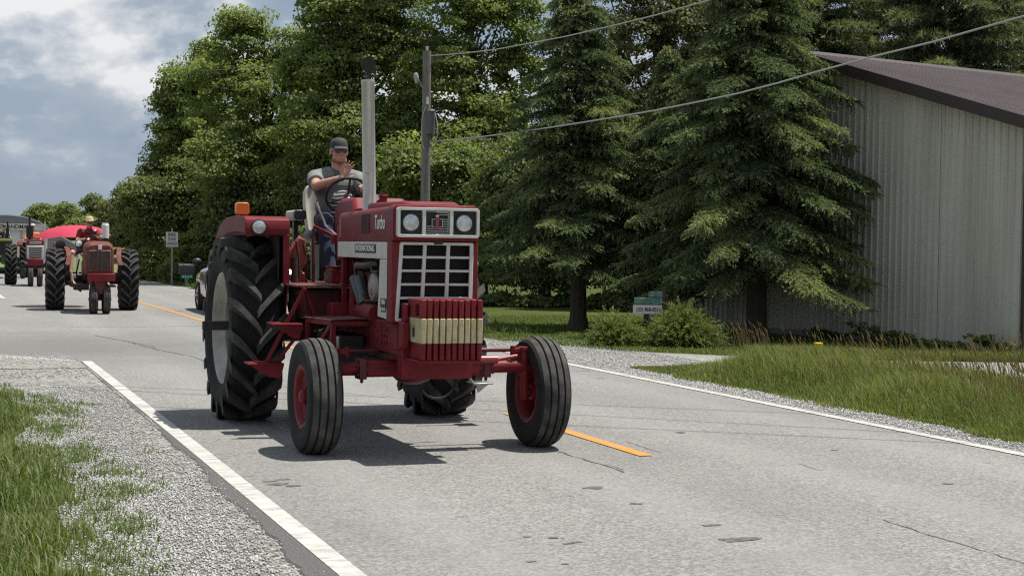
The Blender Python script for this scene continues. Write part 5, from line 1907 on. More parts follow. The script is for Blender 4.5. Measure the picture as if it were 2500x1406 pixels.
# ---- fenders
for s_ in (-1, 1):
    fx = -.02 if s_ > 0 else 0
    xo, xi = s_ * 1.06, s_ * .665
    m = MB()
    # curved top sheet with folded front face, built from side profile stations
    st = [(-.765, 1.712), (-.775, 1.80), (-.755, 1.850), (-.70, 1.876), (-.3, 1.885), (.2, 1.872), (.55, 1.80), (.80, 1.66)]
    th = .012
    outer_ = [[V(xo, y, z) for y, z in st], [V(xi, y, z) for y, z in st]]
    m.rings([[V(xo, y, z), V(xi, y, z), V(xi, y + (th if i < 3 else 0), z - (0 if i < 2 else th)), V(xo, y + (th if i < 3 else 0), z - (0 if i < 2 else th))] for i, (y, z) in enumerate(st)])
    # outer drop skirt
    m.rings([[V(xo, y, z - .002), V(xo - s_ * .012, y, z - .002), V(xo - s_ * .012, y, max(z - .145, 1.712 if y < .3 else z - .145)), V(xo, y, max(z - .145, 1.712 if y < .3 else z - .145))] for y, z in st[2:]])
    fen = m.build('fender', red, T, bevel=.008)
    m = MB()
    # inner upright panel
    m.prism([V(xi, -.76, 1.84), V(xi, -.70, 1.30), V(xi, -.66, .93), V(xi, -.50, .93), V(xi, -.46, 1.27), V(xi, .60, 1.27), V(xi, .78, 1.66), V(xi, .5, 1.80), V(xi, .2, 1.86), V(xi, -.68, 1.868)], (s_ * .012, 0, 0))
    m.bb(xi - s_ * .0, xi + s_ * .055, -.77, -.74, 1.28, 1.72)
    m.build('fender_panel', red, fen, bevel=.004)
    # lamp
    lx = xo - s_ * .115
    m = MB(); m.lathe([(.10, .025), (.08, .055), (.02, .066), (-.012, .070), (-.016, .060)], (lx, -.79, 1.782), (0, 1, 0), 24)
    lp = m.build('fender_lamp', black_p, fen)
    m = MB(); m.lathe([(0, .060), (.02, .045), (.03, .001)], (lx, -.803, 1.782), (0, 1, 0), 24); m.build('reflector', chrome, lp)
    m = MB(); m.lathe([(-.012, .001), (-.008, .03), (.0, .060)], (lx, -.804, 1.782), (0, 1, 0), 24); m.build('lens', lens_m, lp)
    if s_ < 0:
        m = MB(); m.rings([round_rect(-1.03, -.915, 1.900, 2.005, .022, -.19, 4, True), round_rect(-1.035, -.91, 1.897, 2.01, .026, -.165, 4, True), round_rect(-1.035, -.91, 1.897, 2.01, .026, -.115, 4, True), round_rect(-1.03, -.915, 1.90, 2.005, .022, -.09, 4, True)])
        bc = m.build('warning_lamp', amber_m, T, bevel=.003)
        m = MB(); m.bb(-1.0, -.945, -.17, -.11, 1.878, 1.900); m.build('lamp_base', black_p, bc)
    m = MB(); m.bb(xi - s_ * .14, xi - s_ * .02, -.72, -.70, 1.40, 1.70) if False else m.bb(xi + s_ * .06, xi + s_ * .075, -.62, -.2, 1.0, 1.7)
    m.build('fender_brace', iron, fen)
m = MB(); m.cyl((-.57, -.55, .95), (-.57, -.55, 1.27), .05, None, 12); m.cyl((-.57, -.55, 1.29), (-.57, -.55, 1.52), .032, .03, 10); m.build('lift_post', iron, T)

# ---- exhaust stack
m = MB()
m.lathe([(0, .060), (.02, .056), (1.06, .055), (1.065, .0585), (1.10, .0585), (1.10, .050), (.9, .050)], (-.165, -1.60, 1.93), (-.02, .02, 1), 28)
stk = m.build('exhaust_stack', alum, T, angle=40)
m = MB(); m.cyl((-.205, -1.635, 2.25), (-.205, -1.66, 2.25), .01, None, 10); m.bb(-.155, -.149, -1.66, -1.655, 1.97, 3.0); m.build('seam', pm('seam_grey', (0.40, 0.40, 0.38), 0.5, 0.6), stk)
m = MB(); m.cyl((-.200, -1.640, 3.150), (-.196, -1.622, 3.152), .064, None, 24); m.cyl((-.190, -1.575, 3.05), (-.190, -1.575, 3.10), .010, None, 8); m.bb(-.20, -.175, -1.60, -1.55, 3.045, 3.075)
m.build('rain_cap', black_p, stk)

# ---- operator station
m = MB(); m.torus((-.045, -.36, 2.095), (0, .78, .62), .195, .0145, 40, 9)
axw = V(0, .78, .62).normalized()
hubp = V(-.045, -.36, 2.095) - axw * .035
for a in (90, 210, 330):
    x_, y_, d_ = frame(axw)
    e = x_ * math.cos(R(a)) + y_ * math.sin(R(a))
    m.tube([hubp, V(-.045, -.36, 2.095) + e * .10 - axw * .02, V(-.045, -.36, 2.095) + e * .195], .010, 6)
m.cyl(hubp - axw * .02, hubp + axw * .02, .035, None, 14)
m.build('steering_wheel', black_p, T)
m = MB(); m.cyl(hubp, (-.045, -.80, 1.72), .028, .034, 12); m.build('steering_column', pm('column_grey', (0.18, 0.18, 0.17), 0.5, 0.3), T)
m = MB(); m.tube([(-.26, -.42, 1.81), (-.275, -.41, 1.86), (-.32, -.40, 1.96)], .0125, 8); m.tube([(-.32, -.40, 1.96), (-.345, -.40, 2.02)], .018, 8)
m.tube([(-.26, -.42, 1.81), (-.20, -.5, 1.74), (-.13, -.62, 1.66)], .012, 6)
m.build('shift_lever', steel, T)
m = MB(); m.bb(-.25, -.12, -.66, -.58, 1.64, 1.73); m.bar((-.37, -.42, 1.80), (-.12, -.66, 1.655), .02, .03); m.build('control_quadrant', red, T, bevel=.006)
m = MB()
m.tube([(-.42, -.35, 1.29), (-.43, -.4, 1.45), (-.45, -.42, 1.60), (-.47, -.40, 1.70)], .013, 6); m.tube([(-.50, -.45, 1.29), (-.51, -.46, 1.50), (-.53, -.43, 1.66)], .012, 6)
m.tube([(-.34, -.3, 1.29), (-.345, -.32, 1.6), (-.34, -.3, 1.78)], .016, 6)
m.build('control_lever', red_dark, T)
m = MB(); m.prism([V(-.60, -.42, 1.55), V(-.50, -.42, 1.70), V(-.44, -.42, 1.68), V(-.42, -.42, 1.46), V(-.48, -.42, 1.40), V(-.56, -.42, 1.42)], (0, .10, 0)); m.prism([V(-.62, -.4, 1.46), V(-.55, -.4, 1.48), V(-.40, -.4, 1.30), V(-.46, -.4, 1.29)], (0, .06, 0))
m.build('lever_console', pm('faded_red_console', (0.26, 0.055, 0.045), 0.55, 0, (0.17, 0.03, 0.028), 7), T, bevel=.01)
m = MB(); m.bb(-.24, -.13, -.62, -.36, 1.29, 1.40); m.build('pedal_guard', red, T, bevel=.005)
m = MB(); m.bb(-.27, -.12, -.66, -.48, 1.425, 1.445); m.bar((-.19, -.5, 1.43), (-.16, -.9, 1.35), .025, .02); m.build('brake_pedal', red, T, bevel=.004)
# seat
m = MB(); m.rings([round_rect(-.23, .23, 1.66, 1.77, .04, .12, 4, True), round_rect(-.25, .25, 1.65, 1.78, .05, .2, 4, True), round_rect(-.25, .25, 1.65, 1.77, .05, .55, 4, True)])
st_ = m.build('seat_cushion', seat_b, T, bevel=.01)
m = MB()
rr = []
for z_, hw, yo_ in ((1.74, .20, .52), (1.80, .22, .53), (2.02, .235, .58), (2.14, .23, .60), (2.20, .20, .61), (2.22, .14, .61)):
    rr.append([V(-hw, yo_ - .06, z_), V(-hw * .8, yo_ - .02, z_), V(hw * .8, yo_ - .02, z_), V(hw, yo_ - .06, z_), V(hw * 1.02, yo_ + .04, z_), V(hw * .8, yo_ + .08, z_), V(-hw * .8, yo_ + .08, z_), V(-hw * 1.02, yo_ + .04, z_)])
m.rings(rr); m.build('seat_back', seat_m, T, bevel=.012)
for s_ in (-1, 1):
    m = MB(); m.rings([round_rect(s_ * .40 - .055, s_ * .40 + .055, 1.865, 1.955, .025, -.02, 4, True), round_rect(s_ * .40 - .06, s_ * .40 + .06, 1.86, 1.96, .03, .02, 4, True), round_rect(s_ * .36 - .06, s_ * .36 + .06, 1.86, 1.96, .03, .42, 4, True)])
    m.build('armrest', seat_b if s_ > 0 else seat_b, T, bevel=.008)
    m = MB(); m.bb(s_ * .36 - .02, s_ * .36 + .02, .35, .42, 1.66, 1.87); m.build('armrest_post', black_p, T)
    m = MB(); m.rings([round_rect(s_ * .445 - .03, s_ * .445 + .03, 1.868, 1.952, .025, .0, 4, True), round_rect(s_ * .43 - .03, s_ * .43 + .03, 1.868, 1.952, .025, .36, 4, True)]); m.build('armrest_trim', seat_m, T, bevel=.005)
m = MB(); m.bb(-.18, .18, .12, .52, 1.29, 1.65); m.build('seat_base', black_p, T, bevel=.02)
# far-side step and pre-cleaner that show past the nose
m = MB(); m.bb(.97, 1.16, -1.08, -.86, .385, .40); m.prism([V(1.0, -1.06, .385), V(1.12, -1.06, .385), V(1.02, -1.06, .31)], (0, .02, 0)); m.bar((1.0, -.98, .39), (.72, -.98, .75), .04, .02); m.build('step', steel, T, bevel=.003)
m = MB(); m.cyl((.42, -2.2, 1.18), (.42, -2.2, 1.36), .05, .05, 14); m.ell((.42, -2.2, 1.36), (.05, .05, .03)); m.build('canister_filter', pm('canister_grey', (0.30, 0.31, 0.30), 0.4, 0.4), T)

# ================================================================= older row-crop tractors


def clam_fender(m, sx, Rr, y0a, y1a, w, c):
    """curved fender sheet around a rear tyre between two angles (degrees from front)"""
    rr = []
    for k in range(13):
        a = R(y0a + (y1a - y0a) * k / 12)
        y, z = c[1] - Rr * math.cos(a), c[2] + Rr * math.sin(a)
        y2, z2 = c[1] - (Rr - .02) * math.cos(a), c[2] + (Rr - .02) * math.sin(a)
        xo = math.copysign(.20 * (math.sin(a) - .75), sx)
        rr.append([V(sx + xo - w / 2, y, z), V(sx + xo + w / 2, y, z), V(sx + xo + w / 2, y2, z2), V(sx + xo - w / 2, y2, z2)])
    m.rings(rr)


# ---- tractor with umbrella and rusty grille
T2 = thing('tractor', 'faded rusty red narrow front tractor with a red umbrella behind its driver', 'tractor', (-9.86, 36.5, 0), R(18.5))
for s_ in (-1, 1):
    w = empty('rear_wheel', T2)
    tractor_tyre('tyre', (s_ * .83, 0, .72), .72, .40, .47, w, nl=20, seg=5, n=40)
    wheel_disc('rim', (s_ * .83, 0, .72), .46, .40, w, rust_red, out=s_, dish=-.04, hub_r=.12, n=36)
    w = empty('front_wheel', T2)
    ribbed_tyre('tyre', (s_ * .135 + .05, -2.15, .335), .335, .17, .19, w, n=32, grooves=2)
    wheel_disc('rim', (s_ * .135 + .05, -2.15, .335), .185, .16, w, rust_red, out=s_, dish=.02, hub_r=.05, n=28)
m = MB()
rr = []
for y, hw, z0, z1, rd in ((-2.22, .27, .92, 1.53, .12), (-2.12, .31, .88, 1.58, .16), (-1.9, .32, .90, 1.61, .17), (-1.2, .32, 1.08, 1.62, .17), (-.85, .29, 1.10, 1.58, .17)):
    rr.append(round_rect(.04 - hw, .04 + hw, z0, z1, rd, y, 5))
m.rings(rr); m.build('hood', rust_red, T2, bevel=.004)
m = MB(); m.bb(-.20, .28, -2.245, -2.20, .95, 1.42); gs = m.build('grille', pm('sun_bleached_grille', (0.20, 0.105, 0.085), 0.7, 0, (0.13, 0.05, 0.04), 9), T2, bevel=.02)
m = MB()
for k in range(10):
    z_ = .985 + k * .043
    m.bb(-.185, -.01, -2.252, -2.243, z_, z_ + .027); m.bb(.09, .265, -2.252, -2.243, z_, z_ + .027)
m.bb(.012, .032, -2.256, -2.243, .98, 1.40); m.bb(.048, .068, -2.256, -2.243, .98, 1.40)
m.build('grille_slot', black_p, gs)
m = MB(); m.bb(.0, .08, -2.26, -2.22, 1.43, 1.53); m.build('emblem', frame_w, T2, bevel=.006)
m = MB(); m.bb(-.22, .36, -2.45, -2.22, .74, .91); m.build('front_weight', red, T2, bevel=.012)
m = MB(); m.bb(-.06, .16, -2.35, -1.9, .45, .9); m.cyl((.05, -2.15, .34), (.05, -2.15, .8), .05, None, 12); m.cyl((-.13, -2.15, .335), (.23, -2.15, .335), .03, None, 10)
m.bb(-.14, .22, -2.0, .3, .62, .98); m.bb(-.18, .26, -1.9, -.9, .9, 1.12); m.bb(-.22, .30, -.5, .35, .70, 1.15)
m.build('chassis', red_dark, T2, bevel=.02)
m = MB(); m.cyl((-.70, 0, .72), (.72, 0, .72), .11, None, 16); m.bb(-.45, -.12, -1.05, -.6, .50, .64); m.bb(-.62, -.2, -.35, -.2, .6, .68)
m.tube([(-.5, -.5, .9), (-.48, -.9, .6), (-.3, -1.1, .48)], .03, 6)
m.build('rear_axle', iron, T2, bevel=.01)
for s_ in (-1, 1):
    m = MB()
    clam_fender(m, s_ * .53 + (.03 if s_ > 0 else -.0), .82, 30, 128, .11, (0, 0, .66))
    m.build('fender', rust_red, T2, bevel=.004)
m = MB(); m.lathe([(.09, .02), (.07, .07), (-.02, .085), (-.03, .07)], (-.36, -1.15, 1.56), (0, 1, 0), 20); m.tube([(-.36, -1.1, 1.50), (-.34, -1.05, 1.35), (-.2, -1.0, 1.2)], .015, 6)
lp = m.build('headlamp', iron, T2)
m = MB(); m.lathe([(-.02, .002), (-.01, .04), (.0, .07)], (-.36, -1.18, 1.56), (0, 1, 0), 20); m.build('lens', chrome, lp)
m = MB(); m.lathe([(.1, .02), (.06, .11), (-.02, .12), (-.03, .1), (-.03, .001)], (-.71, .10, 1.52), (-.2, 1, 0), 20); m.bar((-.71, .1, 1.5), (-.6, .1, 1.35), .03); m.build('rear_lamp', black_p, T2)
m = MB(); m.cyl((.22, -1.2, 1.60), (.22, -1.2, 1.70), .05, None, 14); m.build('air_stem', iron, T2)
m = MB(); m.lathe([(0, .06), (.0, .085), (.30, .085), (.31, .075), (.33, .075), (.34, .06), (.34, .001)], (.22, -1.2, 1.69), (0, 0, 1), 20); m.build('air_precleaner', pm('white_canister', (0.60, 0.60, 0.58), 0.35), T2)
m = MB(); m.torus((.02, -.42, 1.62), (0, .7, .7), .19, .014, 28, 7); m.cyl((.02, -.42, 1.62), (.02, -1.0, 1.35), .02, None, 8); m.bar((-.16, -.42, 1.62), (.2, -.42, 1.62), .02); m.build('steering_wheel', black_p, T2)
m = MB(); m.bb(-.22, .22, .15, .5, 1.33, 1.42); m.bb(-.22, .22, .46, .54, 1.40, 1.75); m.build('seat', seat_b, T2, bevel=.02)
m = MB(); m.bb(-.50, -.12, -.75, .2, .56, .60); m.tube([(-.34, -.3, .58), (-.36, -.3, .9), (-.30, -.3, 1.2)], .02, 6); m.bb(.16, .5, -.75, .2, .56, .60); m.build('footrest', iron, T2)

ub = thing('umbrella', 'large red umbrella fixed behind the driver in the straw hat', 'umbrella', T2.matrix_basis @ V(-.08, 1.75, 1.02), R(18.5))
m = MB(); m.cyl((.0, -.55, -.25), (-.1, 0, .98), .016, None, 8); m.build('pole', pm('umbrella_pole', (0.10, 0.14, 0.12), 0.4, 0.5), ub)
canopy_m, gg, bs, out = new_mat('red_canopy')
bs.inputs['Base Color'].default_value = (0.60, 0.055, 0.11, 1); bs.inputs['Roughness'].default_value = 0.7
tr = gg.n('ShaderNodeBsdfTranslucent'); tr.inputs[0].default_value = (0.75, 0.05, 0.09, 1)
ms = gg.n('ShaderNodeMixShader'); ms.inputs[0].default_value = .35
gg.l(bs.outputs[0], ms.inputs[1]); gg.l(tr.outputs[0], ms.inputs[2]); gg.l(ms.outputs[0], out.inputs[0])
rings_ = []
NS = 8
for k in range(5):
    q = k / 4
    rad = .05 + .86 * math.sin(q * 1.35) / math.sin(1.35)
    z_ = 1.0 - .27 * (q ** 2)
    ring = []
    for i in range(NS * 4):
        a = 2 * math.pi * i / (NS * 4)
        sc = 1 - .05 * (1 - abs(math.cos(a * NS / 2))) * q
        ring.append(V(rad * sc * math.cos(a) * 1.0, rad * sc * math.sin(a), z_ - .03 * q * abs(math.cos(a * NS / 2))))
    rings_.append(ring)
m = MB(); m.rings(rings_, True, True, False)
cn = m.build('canopy', canopy_m, ub, angle=60)
cn.location = (-.22, 0, -.02)
cn.rotation_euler = (0, R(-3), 0)
m = MB()
for i in range(8):
    a = 2 * math.pi * i / 8
    m.bar((-.12, 0, .95), (-.22 + .84 * math.cos(a), .84 * math.sin(a), .70), .008)
m.build('ribs', iron, ub)

# ---- red and white tractor farther back
T3 = thing('tractor', 'red and white narrow front tractor with a dark muffler partly behind the umbrella tractor', 'tractor', (-16.88, 55.8, 0), R(19))
for s_ in (-1, 1):
    w = empty('rear_wheel', T3)
    tractor_tyre('tyre', (s_ * .93 - .12, 0, .73), .73, .40, .47, w, nl=20, seg=4, n=32)
    wheel_disc('rim', (s_ * .93 - .12, 0, .73), .46, .40, w, white_p, out=s_, dish=-.04, hub_r=.12, n=28)
    w = empty('front_wheel', T3)
    ribbed_tyre('tyre', (s_ * .15 - .29, -2.2, .36), .36, .18, .2, w, n=28, grooves=2)
    wheel_disc('rim', (s_ * .15 - .29, -2.2, .36), .19, .16, w, red, out=s_, dish=.02, hub_r=.05, n=24)
cx3 = -.29
m = MB(); m.rings([round_rect(cx3 - .27, cx3 + .27, 1.34, 1.60, .05, -2.25), round_rect(cx3 - .28, cx3 + .28, 1.10, 1.62, .06, -2.1), round_rect(cx3 - .28, cx3 + .28, 1.12, 1.62, .06, -.8)]); m.build('hood', red, T3, bevel=.004)
m = MB(); m.bb(cx3 - .28, cx3 + .28, -2.27, -2.15, .96, 1.42); gf = m.build('grille', white_p, T3, bevel=.015)
m = MB()
for k in range(5):
    m.bb(cx3 - .21, cx3 + .21, -2.276, -2.265, 1.0 + k * .075, 1.045 + k * .075)
m.build('grille_slot', black_p, gf)
m = MB(); m.bb(cx3 - .20, cx3 + .20, -2.26, -2.24, 1.46, 1.56); m.build('lamp_panel', pm('lamp_panel_grey', (0.25, 0.25, 0.23), 0.4), T3, bevel=.01)
m = MB(); m.bb(cx3 - .26, cx3 + .26, -2.40, -2.2, .72, .96); m.build('front_weight', red, T3, bevel=.02)
m = MB(); m.bb(cx3 - .12, cx3 + .12, -2.3, .3, .6, 1.0); m.cyl((cx3, -2.2, .36), (cx3, -2.2, .75), .05, None, 10); m.cyl((cx3 - .2, -2.2, .36), (cx3 + .2, -2.2, .36), .03, None, 8); m.bb(cx3 - .2, cx3 + .2, -1.8, -.6, .8, 1.3); m.build('chassis', red_dark, T3, bevel=.02)
m = MB(); m.cyl((-.95, 0, .73), (.75, 0, .73), .10, None, 12); m.bb(-.75, -.35, -1.0, -.6, .62, .72); m.bb(.1, .95, -.5, -.2, .68, .82); m.build('rear_axle', iron, T3, bevel=.01)
m = MB(); m.cyl((cx3 - .18, -1.8, 1.6), (cx3 - .18, -1.8, 1.70), .05, None, 12); m.cyl((cx3 - .18, -1.8, 1.70), (cx3 - .18, -1.8, 2.10), .115, None, 16); m.cyl((cx3 - .18, -1.8, 2.10), (cx3 - .18, -1.8, 2.38), .035, None, 10); m.cyl((cx3 - .18, -1.8, 2.38), (cx3 - .18, -1.8, 2.44), .06, None, 10); m.build('muffler', black_p, T3)
m = MB()
for s_ in (-1, 1):
    m.rings([[V(s_ * .62 - .12 - .09, y, z), V(s_ * .62 - .12 + .09, y, z), V(s_ * .62 - .12 + .09, y, z - .03), V(s_ * .62 - .12 - .09, y, z - .03)] for y, z in ((-.5, 1.44), (-.3, 1.53), (.1, 1.55), (.5, 1.4))])
m.build('fender', red, T3, bevel=.006)
m = MB(); m.bb(-.5, -.1, .1, .45, 1.3, 1.38); m.bb(-.5, -.1, .42, .5, 1.38, 1.7); m.torus((cx3, -.45, 1.68), (0, .7, .7), .19, .016, 24, 6); m.cyl((cx3, -.45, 1.68), (cx3, -.9, 1.4), .02, None, 8); m.build('operator_seat', black_p, T3)
m = MB(); m.lathe([(.05, .03), (0, .06), (-.01, .001)], (cx3 + .30, -1.0, 1.62), (0, 1, 0), 14); m.build('warning_lamp', amber_m, T3)

# ---- green tractor at the frame edge
green_p = pm('green_paint', (0.02, 0.07, 0.02), 0.45); yellow_p = pm('yellow_paint', (0.55, 0.45, 0.03), 0.45)
T4 = thing('tractor', 'dark tractor with yellow trim cut off by the left frame edge', 'tractor', (-21.55, 66, 0), R(19))
for s_ in (-1, 1):
    w = empty('rear_wheel', T4)
    tractor_tyre('tyre', (s_ * .85, 0, .75), .75, .42, .48, w, nl=20, seg=4, n=28)
    wheel_disc('rim', (s_ * .85, 0, .75), .47, .42, w, yellow_p, out=s_, dish=-.04, hub_r=.12, n=24)
    w = empty('front_wheel', T4)
    ribbed_tyre('tyre', (s_ * .7, -2.2, .38), .38, .2, .2, w, n=24, grooves=2)
    wheel_disc('rim', (s_ * .7, -2.2, .38), .19, .18, w, yellow_p, out=s_, dish=.02, hub_r=.05, n=20)
m = MB(); m.rings([round_rect(-.27, .27, .95, 1.62, .08, -2.5), round_rect(-.28, .28, .95, 1.66, .08, -2.3), round_rect(-.28, .28, 1.1, 1.66, .08, -.8)]); m.build('hood', green_p, T4, bevel=.004)
m = MB(); m.bb(-.29, .29, -2.0, -1.0, 1.52, 1.58); m.bb(-.24, .24, -2.515, -2.49, 1.56, 1.61); m.build('side_stripe', yellow_p, T4)
m = MB(); m.bb(-.2, .2, -2.52, -2.49, 1.0, 1.5); m.build('grille', mesh_b, T4)
m = MB(); m.bb(-.14, .14, -2.4, .3, .6, 1.1); m.cyl((-.8, -2.2, .42), (.8, -2.2, .42), .05, None, 10); m.cyl((-.85, 0, .75), (.85, 0, .75), .11, None, 12); m.build('chassis', green_p, T4, bevel=.02)
m = MB()
for s_ in (-1, 1):
    m.bb(s_ * .62, s_ * 1.06, -.5, .4, 1.56, 1.60); m.bb(s_ * .60, s_ * .63, -.5, .4, 1.1, 1.58)
m.build('fender', yellow_p, T4, bevel=.01)
m = MB(); m.cyl((.1, -1.6, 1.6), (.1, -1.6, 2.35), .035, None, 10); m.cyl((.1, -1.6, 1.75), (.1, -1.6, 2.1), .07, None, 12); m.build('muffler', black_p, T4)
m = MB(); m.bb(-.22, .22, .15, .5, 1.35, 1.43); m.bb(-.22, .22, .46, .54, 1.43, 1.85); m.torus((0, -.4, 1.75), (0, .7, .7), .19, .016, 20, 6); m.cyl((0, -.4, 1.75), (0, -.9, 1.5), .02, None, 8); m.build('operator_seat', black_p, T4)

# ---- white covered trailer behind the tractors
tl_ = thing('trailer', 'white covered parade trailer with dark canopy and sign band behind the old tractors', 'trailer', (-23.5, 72, 0), R(17))
tl_.scale = (1, 1, .92)
trw = pm('trailer_white', (0.62, 0.62, 0.61), 0.5); trd = pm('canopy_grey', (0.21, 0.215, 0.22), 0.7); tra = pm('trailer_trim', (0.62, 0.63, 0.64), 0.3, 0.6)
m = MB(); m.bb(-1.9, 1.9, 0, .06, .75, 2.25); m.bb(-1.9, -1.84, .06, 5, .75, 2.25); m.bb(1.84, 1.9, .06, 5, .75, 2.25); m.bb(-1.9, 1.9, 0, 5, .62, .75); m.build('body', trw, tl_, bevel=.01)
m = MB()
arc = [(-2.0, 2.28), (-1.6, 2.62), (-1.0, 2.86), (-.3, 2.96), (.3, 2.96), (1.0, 2.86), (1.6, 2.62), (2.0, 2.28)]
m.prism([V(x, -.1, z) for x, z in arc], (0, 5.2, 0)); m.build('canopy', trd, tl_)
m = MB()
for a, b in zip(arc[:-1], arc[1:]):
    m.bar((a[0], -.12, a[1]), (b[0], -.12, b[1]), .05, .05, (0, -1, 0))
m.build('canopy_edge', tra, tl_)
m = MB(); m.bb(-1.85, 1.85, -.14, -.08, 2.22, 2.55); m.build('sign_band', pm('sign_band_pale', (0.55, 0.54, 0.52), 0.6), tl_)
text('lettering', "OG'S & GRANDMA'S", .26, FRONT, (.05, -.145, 2.385), letter_b, tl_, .002, 0, 'CENTER', .95, .006)
m = MB()
for x in (-1.2, -.3, .75, 1.35, 1.75):
    m.bb(x - .03, x + .03, -.06, -.005, .75, 2.2)
m.build('panel_batten', pm('batten_grey', (0.30, 0.30, 0.28), 0.6), tl_)
m = MB(); m.bb(-.08, .08, -.012, -.002, 1.45, 1.85); m.build('blue_placard', pm('placard_blue', (0.03, 0.06, 0.3), 0.5), tl_)
for s_ in (-1, 1):
    for y_ in (1.2, 3.8):
        w = empty('wheel', tl_)
        ribbed_tyre('tyre', (s_ * 1.55, y_, .34), .34, .22, .2, w, n=20, grooves=2)
        wheel_disc('rim', (s_ * 1.55, y_, .34), .19, .2, w, trw, out=s_, dish=.02, hub_r=.05, n=18)
m = MB()
m.hexa([V(1.9, .2, .9), V(3.3, .2, .9), V(3.3, 3, .9), V(1.9, 3, .9), V(1.9, .2, 2.3), V(3.3, .2, 1.45), V(3.3, 3, 1.45), V(1.9, 3, 2.3)])
m.build('side_awning', trd, tl_)
m = MB(); m.bar((1.9, .18, 2.32), (3.35, .18, 1.44), .06, .06); m.bar((3.3, .2, 0), (3.3, .2, 1.45), .05); m.bar((3.3, 3, 0), (3.3, 3, 1.45), .05); m.build('awning_edge', tra, tl_)

# ---- dark car in the far lane, mostly behind the big tyre
car = thing('parked_car', 'dark car with black mirror and bright hood in the other lane behind the big tyre', 'car', W(36.1, 6.78), TH)
car_m = pm('glossy_dark_paint', (0.018, 0.020, 0.024), 0.12, 0.2, coat=1.0)
# local: x right, y forward (away from the viewer)
prof = [(-.95, -2.2, .50), (-.95, 2.2, .45)]
m = MB()
secs = []
for y, hw, zb, zt in ((-2.25, .80, .45, .95), (-2.15, .88, .34, 1.05), (-1.0, .92, .28, 1.06), (.4, .92, .28, 1.06), (1.0, .92, .30, 1.03), (1.9, .88, .32, .92), (2.28, .78, .42, .78)):
    secs.append(round_rect(-hw, hw, zb, zt, .13, y, 4, True))
m.rings(secs)
secs = []
for y, hw, zt in ((-2.05, .70, 1.1), (-1.75, .74, 1.55), (-1.2, .74, 1.64), (0, .74, 1.64), (.35, .72, 1.56), (1.0, .80, 1.05)):
    secs.append(round_rect(-hw, hw, .95, zt, .10, y, 4))
m.rings(secs)
body = m.build('body', car_m, car, angle=40)
cglass = pm('car_glass', (0.012, 0.016, 0.022), 0.05, coat=1)
m = MB(); m.hexa([V(-.62, -2.065, 1.14), V(.62, -2.065, 1.14), V(.62, -2.03, 1.14), V(-.62, -2.03, 1.14), V(-.60, -1.80, 1.52), V(.60, -1.80, 1.52), V(.60, -1.77, 1.52), V(-.60, -1.77, 1.52)]); m.build('rear_window', cglass, car)
m = MB()
for s_ in (-1, 1):
    m.bb(s_ * .735, s_ * .755, -1.6, -.45, 1.12, 1.50); m.bb(s_ * .735, s_ * .755, -.38, .35, 1.12, 1.48)
m.build('side_window', cglass, car, bevel=.004)
tail_m = pm('tail_lamp_red', (0.45, 0.012, 0.02), 0.15, coat=1)
for s_ in (-1, 1):
    m = MB(); m.bb(s_ * .60, s_ * .88, -2.26, -2.16, .80, .98); m.build('tail_lamp', tail_m, car, bevel=.01)
    m = MB(); m.ell((s_ * 1.06, .62, 1.16), (.12, .07, .10)); m.bar((s_ * .85, .65, 1.1), (s_ * 1.0, .62, 1.14), .04); m.build('mirror', black_p, car)
    for y_ in (-1.42, 1.42):
        w = empty('wheel', car)
        ribbed_tyre('tyre', (s_ * .82, y_, .35), .35, .24, .22, w, n=26, grooves=3)
        wheel_disc('rim', (s_ * .82, y_, .35), .215, .22, w, steel, out=s_, dish=.08, hub_r=.05, n=22)
m = MB(); m.bb(-.5, .5, -1.80, -1.70, 1.58, 1.645); m.build('high_brake_lamp', tail_m, car, bevel=.01)

# ================================================================= people


def fused(name, prims, mat, parent, voxel=.012, smooth=3, off=None):
    """union of closed shapes re-meshed into one continuous surface"""
    m = MB()
    for p in prims:
        if p[0] == 'c':
            m.cap(p[1], p[2], p[3], p[4] if len(p) > 4 else None, 12)
        elif p[0] == 'e':
            m.ell(p[1], p[2], p[3] if len(p) > 3 else None, 14, 9)
        elif p[0] == 'b':
            m.box(p[1], p[2], p[3] if len(p) > 3 else None)
        elif p[0] == 'y':
            m.cyl(p[1], p[2], p[3], p[4] if len(p) > 4 else None, 16)
    me = m.mesh(name)
    o = bpy.data.objects.new(name, me)
    COL.objects.link(o)
    r = o.modifiers.new('r', 'REMESH'); r.mode = 'VOXEL'; r.voxel_size = voxel; r.use_smooth_shade = True
    if smooth:
        s = o.modifiers.new('s', 'SMOOTH'); s.iterations = smooth; s.factor = .5
    dg = bpy.context.evaluated_depsgraph_get()
    me2 = bpy.data.meshes.new_from_object(o.evaluated_get(dg))
    bpy.data.objects.remove(o)
    me2.name = name
    me2.polygons.foreach_set('use_smooth', np.ones(len(me2.polygons), dtype=bool))
    me2.materials.clear()
    return link(name, me2, parent, mat, off)


def rot_from(d, upv=(0, 0, 1)):
    """matrix whose z axis is d"""
    z = Vector(d).normalized(); x = Vector(upv).cross(z).normalized(); y = z.cross(x)
    return Matrix((x, y, z)).transposed()


